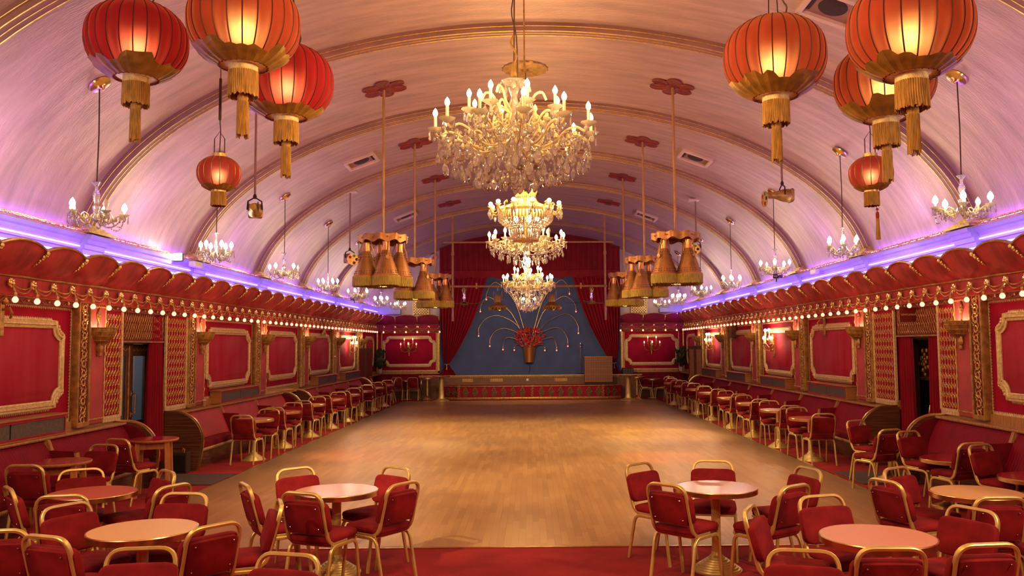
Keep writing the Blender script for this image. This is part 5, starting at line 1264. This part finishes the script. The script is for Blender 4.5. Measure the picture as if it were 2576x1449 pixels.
# low carpeted step in front
sp = thing('stage_step', 'low carpeted step with red front and gilt diamond bosses before the stage', 'platform', (0, 0, 0))
PX = [(-3.42, YS-.01), (-3.42, 32.62), (-2.80, 32.24), (2.82, 32.24), (3.50, 32.62), (3.50, YS-.01)]
def slab(P, z0, z1):
    n = len(P); return [(x, y, z0) for x, y in P]+[(x, y, z1) for x, y in P], [tuple(range(n))[::-1], tuple(range(n, 2*n))]+[(i, (i+1) % n, (i+1) % n+n, i+n) for i in range(n)]
obj('riser', MB().add(slab(PX, .0, .50)), 'curtain', sp, smooth=False)
obj('carpet_top', MB().add(slab([(x*1.005, y-.02) for x, y in PX], .50, .53)), 'carpet', sp, smooth=False)
e = MB(); front = PX[1:5]
for z, r in ((.512, .016), (.05, .04)): e.add(tube([(x, y-.025, z) for x, y in front], 1, sect=rectsec(.014, r), up=(0, 0, 1)))
obj('gilt_edge', e, 'goldd', sp)
bs = MB()
for i in range(4):
    for j in range(4): bs.add(lathe([(.001, -.022), (.017, -.018), (.029, -.007), (.031, 0)], 10), T_((i-j)*.035, 0, (i+j-3)*.048) @ RX(-pi/2))
bs.add(sph(.028, 6, 4, 1, (0, -.01, .235))); bs.add(sph(.028, 6, 4, 1, (0, -.01, -.235)))
bs.add(prism([(0, -.24), (.135, 0), (0, .24), (-.135, 0)], -.008, .004))
BS = mesh('diamond_boss', bs, 'bronze')
zg = MB()
for q in range(4): zg.add(tube([(-.045, -.01, -.17+.11*q), (.045, -.01, -.115+.11*q), (-.045, -.01, -.06+.11*q)], .012, 5)); zg.add(tube([(.045, -.01, -.17+.11*q), (-.045, -.01, -.115+.11*q), (.045, -.01, -.06+.11*q)], .012, 5))
ZG = mesh('zigzag_strip', zg, 'goldd')
xs = [-2.50+.365*i for i in range(7)]+[.42+.365*i for i in range(7)]
for x in xs: put('diamond_boss', BS, sp, (x, 32.235, .275))
for x in (-2.76, .06, 2.78): put('zigzag_strip', ZG, sp, (x, 32.235, .275))
for s, P, Q_ in ((-1, PX[1], PX[2]), (1, PX[4], PX[3])):
    for t_ in (.35, .75): put('diamond_boss', BS, sp, (P[0]+(Q_[0]-P[0])*t_, P[1]+(Q_[1]-P[1])*t_-.01, .275), (0, 0, -s*-.55))
# blue backdrop
tag(obj('backdrop', MB().add(grid(lambda u, v: (-3.62+7.24*u, 33.44+.006*sin(u*9), .9+4.2*v), 20, 4)), 'blue'), 'plain slate blue cloth backdrop filling the stage opening', 'backdrop')
# red curtains, tied back
def tied(s):
    prof = [(4.78, 1.70, 3.60), (3.80, 1.98, 3.58), (2.86, 2.35, 3.55), (2.07, 2.76, 3.50), (1.66, 3.00, 3.46), (1.42, 3.18, 3.40), (1.33, 3.23, 3.36), (1.20, 3.14, 3.42), (1.03, 3.00, 3.54), (.88, 2.93, 3.62)]
    zs = [p[0] for p in prof]
    def fn(u, v):
        q = v*(len(prof)-1); i = min(int(q), len(prof)-2); t = q-i; t = t if i not in () else t
        z = prof[i][0]*(1-t)+prof[i+1][0]*t; a = prof[i][1]*(1-t)+prof[i+1][1]*t; b = prof[i][2]*(1-t)+prof[i+1][2]*t
        w = a+(b-a)*u; am = .075*min(1, (b-a)/1.2)+.012
        return s*w, 33.20-am*sin(2*pi*11*u+.5*sin(7*u))-.02, z
    c = thing('stage_curtain', 'dark red velvet stage curtain tied back at the %s of the blue backdrop' % SIDE[s], 'curtain', (0, 0, 0))
    obj('drape', MB().add(solid(grid(fn, 110, 27), .01)), 'curtain', c, ang=2.)
    obj('tie_back', MB().add(tube([(s*(3.30+.10*cos(a)), 33.17+.11*sin(a), 1.35+.012*cos(2*a)) for a in [2*pi*i/14 for i in range(14)]], .016, 6, closed=True)).add(tube([(s*3.31, 33.04, 1.35), (s*3.30, 33.03, 1.22), (s*3.31, 33.03, 1.14)], [.016, .022, .034], 7)), 'goldd', c)
for s in (-1, 1): tied(s)
# arched valance: gathered top tier and short lower tier
def val(u, v):
    x = -3.60+7.2*u; zt = vz(x)+.05; zb = 4.98
    return x, 33.22-.035*sin(2*pi*34*u+1.2*sin(9*u))*(.4+.6*v), zt+(zb-zt)*v
def val2(u, v):
    x = -3.60+7.2*u; return x, 33.17-.030*sin(2*pi*22*u+1.5*sin(13*u))*(.4+.6*v), 5.06-(.30+.03*cos(2*pi*9*u))*v
va = thing('stage_valance', 'arched gathered dark red valance filling the vault over the stage', 'valance', (0, 0, 0))
obj('gathered_cloth', MB().add(solid(grid(val, 272, 6), .01)), 'valance', va, ang=2.); obj('lower_frill', MB().add(solid(grid(val2, 176, 3), .01)), 'valance', va, ang=2.)
obj('arch_edge', MB().add(tube([(-3.6+7.2*i/40, 33.14, vz(-3.6+7.2*i/40)-.02) for i in range(41)], .03, 6)), 'dkred', va)
# lattice screens on the plaster beside the arch
for s in (-1, 1):
    t = thing('lattice_screen', 'gold diamond lattice vent on the plaster wall, %s of the stage' % SIDE[s], 'lattice screen', (s*4.40, YB-.02, 3.72), pi)
    obj('backing', MB().add(b2(-.31, .31, .0, .02, -.42, .48)), 'bronze', t, smooth=False)
    m = MB()
    for q in range(-9, 10):
        for sg in (-1, 1):
            P0 = []
            for tt in (-1.2, 1.2):
                P0.append((q*.105+sg*tt*.5, tt*.5+.03))
            (xa, za), (xb, zb) = P0; pts = []
            for i in range(25):
                k = i/24; x = xa+(xb-xa)*k; z = za+(zb-za)*k
                if abs(x) <= .30 and -.41 <= z <= .47: pts.append((x, .035, z))
            if len(pts) > 1: m.add(tube([pts[0], pts[-1]], 1, sect=rectsec(.013, .008), up=(0, 1, 0)))
    obj('lattice', m, 'gold', t, smooth=False)
    obj('frame', MB().add(tube([(-.31, .03, -.42), (.31, .03, -.42), (.31, .03, .48), (-.31, .03, .48)], 1, closed=True, sect=rectsec(.02, .02), up=(0, 1, 0))), 'goldl', t)
# copper bucket of red leaves with arching lamp stems
bk = thing('flower_bucket', 'copper bucket of red silk leaves with arching bulb tipped stems on the blue backdrop', 'flower bucket', (-.045, 33.20, 1.39))
obj('bucket', MB().add(lathe([(.14, 0), (.165, .02), (.25, .60), (.265, .62), (.245, .61), (.15, .05)], 24)), 'copperb', bk)
rd = random.Random(5)
lf = mesh('silk_leaf', MB().add(([(0, 0, 0), (.035, .006, .04), (.0, .012, .11), (-.035, .006, .04), (0, -.008, .045)], [(0, 1, 4), (1, 2, 4), (2, 3, 4), (3, 0, 4)])), 'redleaf', False)
for i in range(190):
    a = rd.uniform(0, 2*pi); el = rd.uniform(-.25, 1.2); r = .56*sqrt(rd.uniform(.02, 1))
    put('silk_leaf', lf, bk, (1.0*r*cos(a), -.14+.10*sin(a*3+i), .98+.72*r*sin(a)), (rd.uniform(-1.4, 1.4), rd.uniform(-1.5, 1.5), rd.uniform(0, 6)), (1.3, 1.3, 1.3))
tips = [(-1.732, 3.922), (-1.972, 3.446), (-2.045, 2.477), (-1.604, 2.069), (-1.083, 1.932), (-.634, 1.907), (.576, 1.888), (1.042, 1.884), (1.487, 2.044), (1.912, 2.556), (1.826, 3.412), (1.574, 4.12)]
apx = [(-1.252, 4.535), (-1.541, 3.964), (-1.212, 3.246), (-.945, 2.737), (-.82, 2.388), (-.458, 2.117), (.443, 2.11), (.794, 2.375), (.925, 2.754), (1.295, 3.29), (1.238, 3.973), (1.15, 4.611)]
ctip = mesh('bulb', MB().add(lathe([(.001, -.055), (.026, -.035), (.028, -.01), (.014, .01)], 10)), 'bulbtiny')
for i, ((tx, tz), (ax, az)) in enumerate(zip(tips, apx)):
    n = i if i < 6 else 11-i; sg = -1 if i < 6 else 1
    p0 = Vector((sg*(.03+.035*n), 0, .62)); tip = Vector((tx+.045, 0, tz-1.39)); ap = Vector((ax+.045, 0, az-1.39)); side = abs(tip.x-ap.x)
    P = [p0, p0.lerp(ap, .5)+Vector((-sg*.22*side, 0, .18*(ap.z-p0.z))), ap, Vector((ap.x+sg*side*.62, 0, ap.z-.12*(ap.z-tip.z))), Vector((tip.x-sg*.02, 0, tip.z+.42*(ap.z-tip.z))), tip+Vector((0, 0, .09))]
    s_ = obj('lamp_stem', MB().add(tube([(q.x, -.02-.10*sin(pi*min(1, k/15)), q.z) for k, q in enumerate(smooth_path(P, 4))], .013, 5)), 'goldd', bk)
    obj('socket', MB().add(lathe([(.016, .02), (.022, .04), (.014, .10)], 8), T_(tip.x, -.06, tip.z)), 'silver', s_); put('bulb', ctip, s_, (tip.x, -.06, tip.z))
obj('flex', MB().add(tube([(0, .05, 0), (.03, .10, -.2), (-.02, .10, -.45)], .008, 5)), 'black', bk)
# things standing on the stage
t = thing('stage_box', 'brown tongue and groove lectern box on a dark plinth, right on the stage step', 'box', (2.64, 32.66, .53))
obj('plinth', MB().add(b2(-.52, .52, -.16, .16, 0, .10)), 'dark', t, smooth=False)
bd = mesh('plank', MB().add(cbox(0, -.17, .58, .066, .02, .96, .006)), 'boxboard', False)
obj('carcass', MB().add(b2(-.54, .54, -.16, .18, .10, 1.06)), 'darkwood', t, smooth=False)
for i in range(16): put('plank', bd, t, (-.505+.0673*i, 0, 0))
obj('top_edge', MB().add(b2(-.55, .55, -.19, .19, 1.06, 1.085)), 'boxwood', t, smooth=False)
t = thing('microphone_stand', 'slender chrome microphone stand with dark round base beside the stage box', 'microphone stand', (1.99, 33.22, .905))
obj('base', MB().add(lathe([(.14, 0), (.14, .03), (.03, .05)], 20)), 'black', t); obj('pole', MB().add(cyl(.013, .04, 1.1, 8)), 'silver', t); obj('microphone', MB().add(lathe([(.012, 1.05), (.03, 1.08), (.02, 1.16), (.035, 1.19), (.03, 1.24), (.001, 1.26)], 10)), 'silver', t)
t = thing('radio', 'black boxy amplifier with knobs on the ledge right of the stage', 'amplifier', (3.86, 33.30, .905))
obj('case', MB().add(cbox(0, 0, .125, .44, .22, .25, .012)), 'black', t)
kn = mesh('knob', MB().add(lathe([(.001, -.02), (.022, -.018), (.024, 0)], 10), RX(-pi/2)), 'grille')
for i in range(8): put('knob', kn, t, (-.15+.10*(i % 4), -.11, .08+.09*(i//4)))

# scaffold frame
tr = thing('lighting_frame', 'thin pipe lighting frame with two crossbars hung across the vault before the stage', 'lighting frame', (0, 26.5, 0))
for x in (-2.45, 2.40): obj('pole', MB().add(cyl(.035, 2.85, vz(x), 10), T_(x, 0, 0)).add(lathe([(.05, 4.95), (.05, 5.05)], 8), T_(x, 0, 0)), 'rail', tr)
obj('upper_bar', MB().add(tube([(-2.75, -.05, 5.36), (2.68, -.05, 5.34)], .028, 8)), 'rail', tr)
lb = MB().add(tube([(-2.55, -.05, 3.95), (2.45, -.05, 3.93)], .035, 8))
obj('lower_bar', lb, 'rail', tr); obj('clamps', MB().add(cbox(-1.69, -.05, 3.96, .06, .10, .20, .01)).add(cbox(.80, -.05, 3.95, .06, .10, .20, .01)).add(cbox(1.62, -.05, 3.94, .06, .10, .20, .01)).add(cbox(-.5, -.05, 3.95, .05, .09, .14, .01)), 'copper', tr)
eff = [(.08, .0), (.10, -.03), (.10, -.24), (.16, -.30), (.25, -.36), (.27, -.42), (.20, -.47), (.001, -.50)]
m = MB().add(lathe([(r, z) for r, z in eff], 20)); l2 = MB()
for i in range(9): a = 2*pi*i/9; l2.add(lathe([(.05, -.05), (.055, .05), (.035, .05), (.03, -.02), (.001, -.03)], 10), Matrix.Translation((.25*cos(a), .25*sin(a), -.43)) @ RZ(a) @ RY(1.9))
EM = (mesh('housing', m, 'goldd'), mesh('lens_barrels', l2, 'gold'), mesh('yoke', MB().add(tube([(-.13, 0, -.20), (-.13, 0, .12), (.13, 0, .12), (.13, 0, -.20)], .012, 6)).add(cyl(.015, .12, .27, 6)), 'goldd'))
for lab, x in (('left', -1.02), ('right', .70)):
    t = thing('effect_light', 'gold multi lens effect light hanging from the %s of the lower crossbar' % lab, 'effect light', (x, 26.45, 3.68))
    for n_, me in zip(('housing', 'lens_barrels', 'yoke'), EM): put(n_, me, t)
for lab, x, a0 in (('left', -2.08, .05), ('right', 1.95, 2.7)):
    t = thing('ceiling_fan', 'still ceiling fan on a turned stem at the %s of the lower crossbar' % lab, 'fan', (x, 26.45, 3.40))
    obj('stem', MB().add(lathe([(.05, 0), (.06, .05), (.03, .10), (.05, .2), (.03, .28), (.055, .38), (.09, .44), (.05, .5)], 12)), 'silver', t); obj('motor', MB().add(lathe([(.02, -.06), (.12, -.04), (.14, 0), (.10, .05), (.03, .06)], 16)), 'goldd', t)
    bl = mesh('blade', MB().add(prism([(.12, -.008), (.85, .012), (.85, .022), (.12, .008)], -.07, .07)), 'darkwood', False)
    for q in range(4): put('blade', bl, t, rot=(0, 0, a0+q*pi/2))
t = thing('beach_ball', 'red and white striped ball lodged high by the left edge of the valance', 'ball', (-3.60, 31.2, 5.40))
for i in range(8):
    v, f = lathe([(.17*sin(pi*k/10)+1e-5, -.17*cos(pi*k/10)) for k in range(11)], 5, a0=2*pi*i/8, a1=2*pi*(i+1)/8); put('panel', mesh('panel', (v, f), 'white' if i % 2 else 'paintred', True, 1.), t)
t.rotation_euler = (.5, .9, 0)
# plants
rd = random.Random(9)
LF = mesh('leaf', MB().add(grid(lambda u, v: ((u-.5)*.13*sin(pi*(.08+.92*v))**.8, .12*v*v-.01*abs(u-.5), .30*v-.12*v*v), 2, 6)), 'leaf')
for s in (-1, 1):
    t = thing('potted_plant', 'broad leaved dark green plant in a white pot in the %s back corner' % SIDE[s], 'plant', (s*5.98, 33.30, 1.005))
    obj('pot', MB().add(lathe([(.07, 0), (.09, .15), (.10, .17), (.08, .165), (.075, .12)], 16)), 'white', t)
    sm = MB()
    for i in range(3): sm.add(tube([(0, 0, .1), (.04*cos(i*2), .04*sin(i*2)-.02, .35), (.08*cos(i*2), .08*sin(i*2)-.05, .62)], .010, 5))
    obj('stem', sm, 'leaf', t)
    for i in range(40):
        a = rd.uniform(0, 2*pi); z = rd.uniform(.20, .75); r = rd.uniform(.02, .15); put('leaf', LF, t, (r*cos(a), r*sin(a)-.05, z), (rd.uniform(.35, 1.35), 0, a+pi/2), (1.25,)*3)
# folding doors in the back corners
for s in (-1, 1):
    t = thing('folding_door', 'pair of dark wood folding door leaves with brass handles in the %s back corner' % SIDE[s], 'door', (0, 0, 0))
    P = [(s*6.18, 29.95), (s*6.02, 30.52), (s*5.88, 31.08)]
    for (xa, ya), (xb, yb) in zip(P, P[1:]):
        d = Vector((xb-xa, yb-ya, 0)); L_ = d.length; a = atan2(d.y, d.x); c = ((xa+xb)/2, (ya+yb)/2, 0)
        l = obj('leaf', MB().add(cbox(0, 0, 1.01, L_-.01, .045, 2.0, .006)), 'darkwood', t, c, (0, 0, a))
        sg = -1 if s < 0 else 1
        obj('inset', MB().add(cbox(0, sg*.024, 1.15, L_*.62, .01, 1.45, .004)), 'dkred' if s < 0 else 'boxwood', l)
        obj('handle_plate', MB().add(cbox(.14, sg*.03, .78, .10, .012, .40, .004)).add(tube([(.14, sg*.03, .66), (.15, sg*.08, .72), (.15, sg*.09, .80), (.14, sg*.03, .90)], .012, 6)), 'brass', l)
M['x'] = M['white']
# ------------------------------------------------------------------ end
for o in bpy.data.objects:
    if o.name.split('.')[0] in ('bead_chain', 'bead_ring', 'vent_holes', 'studs'): o['kind'] = 'stuff'
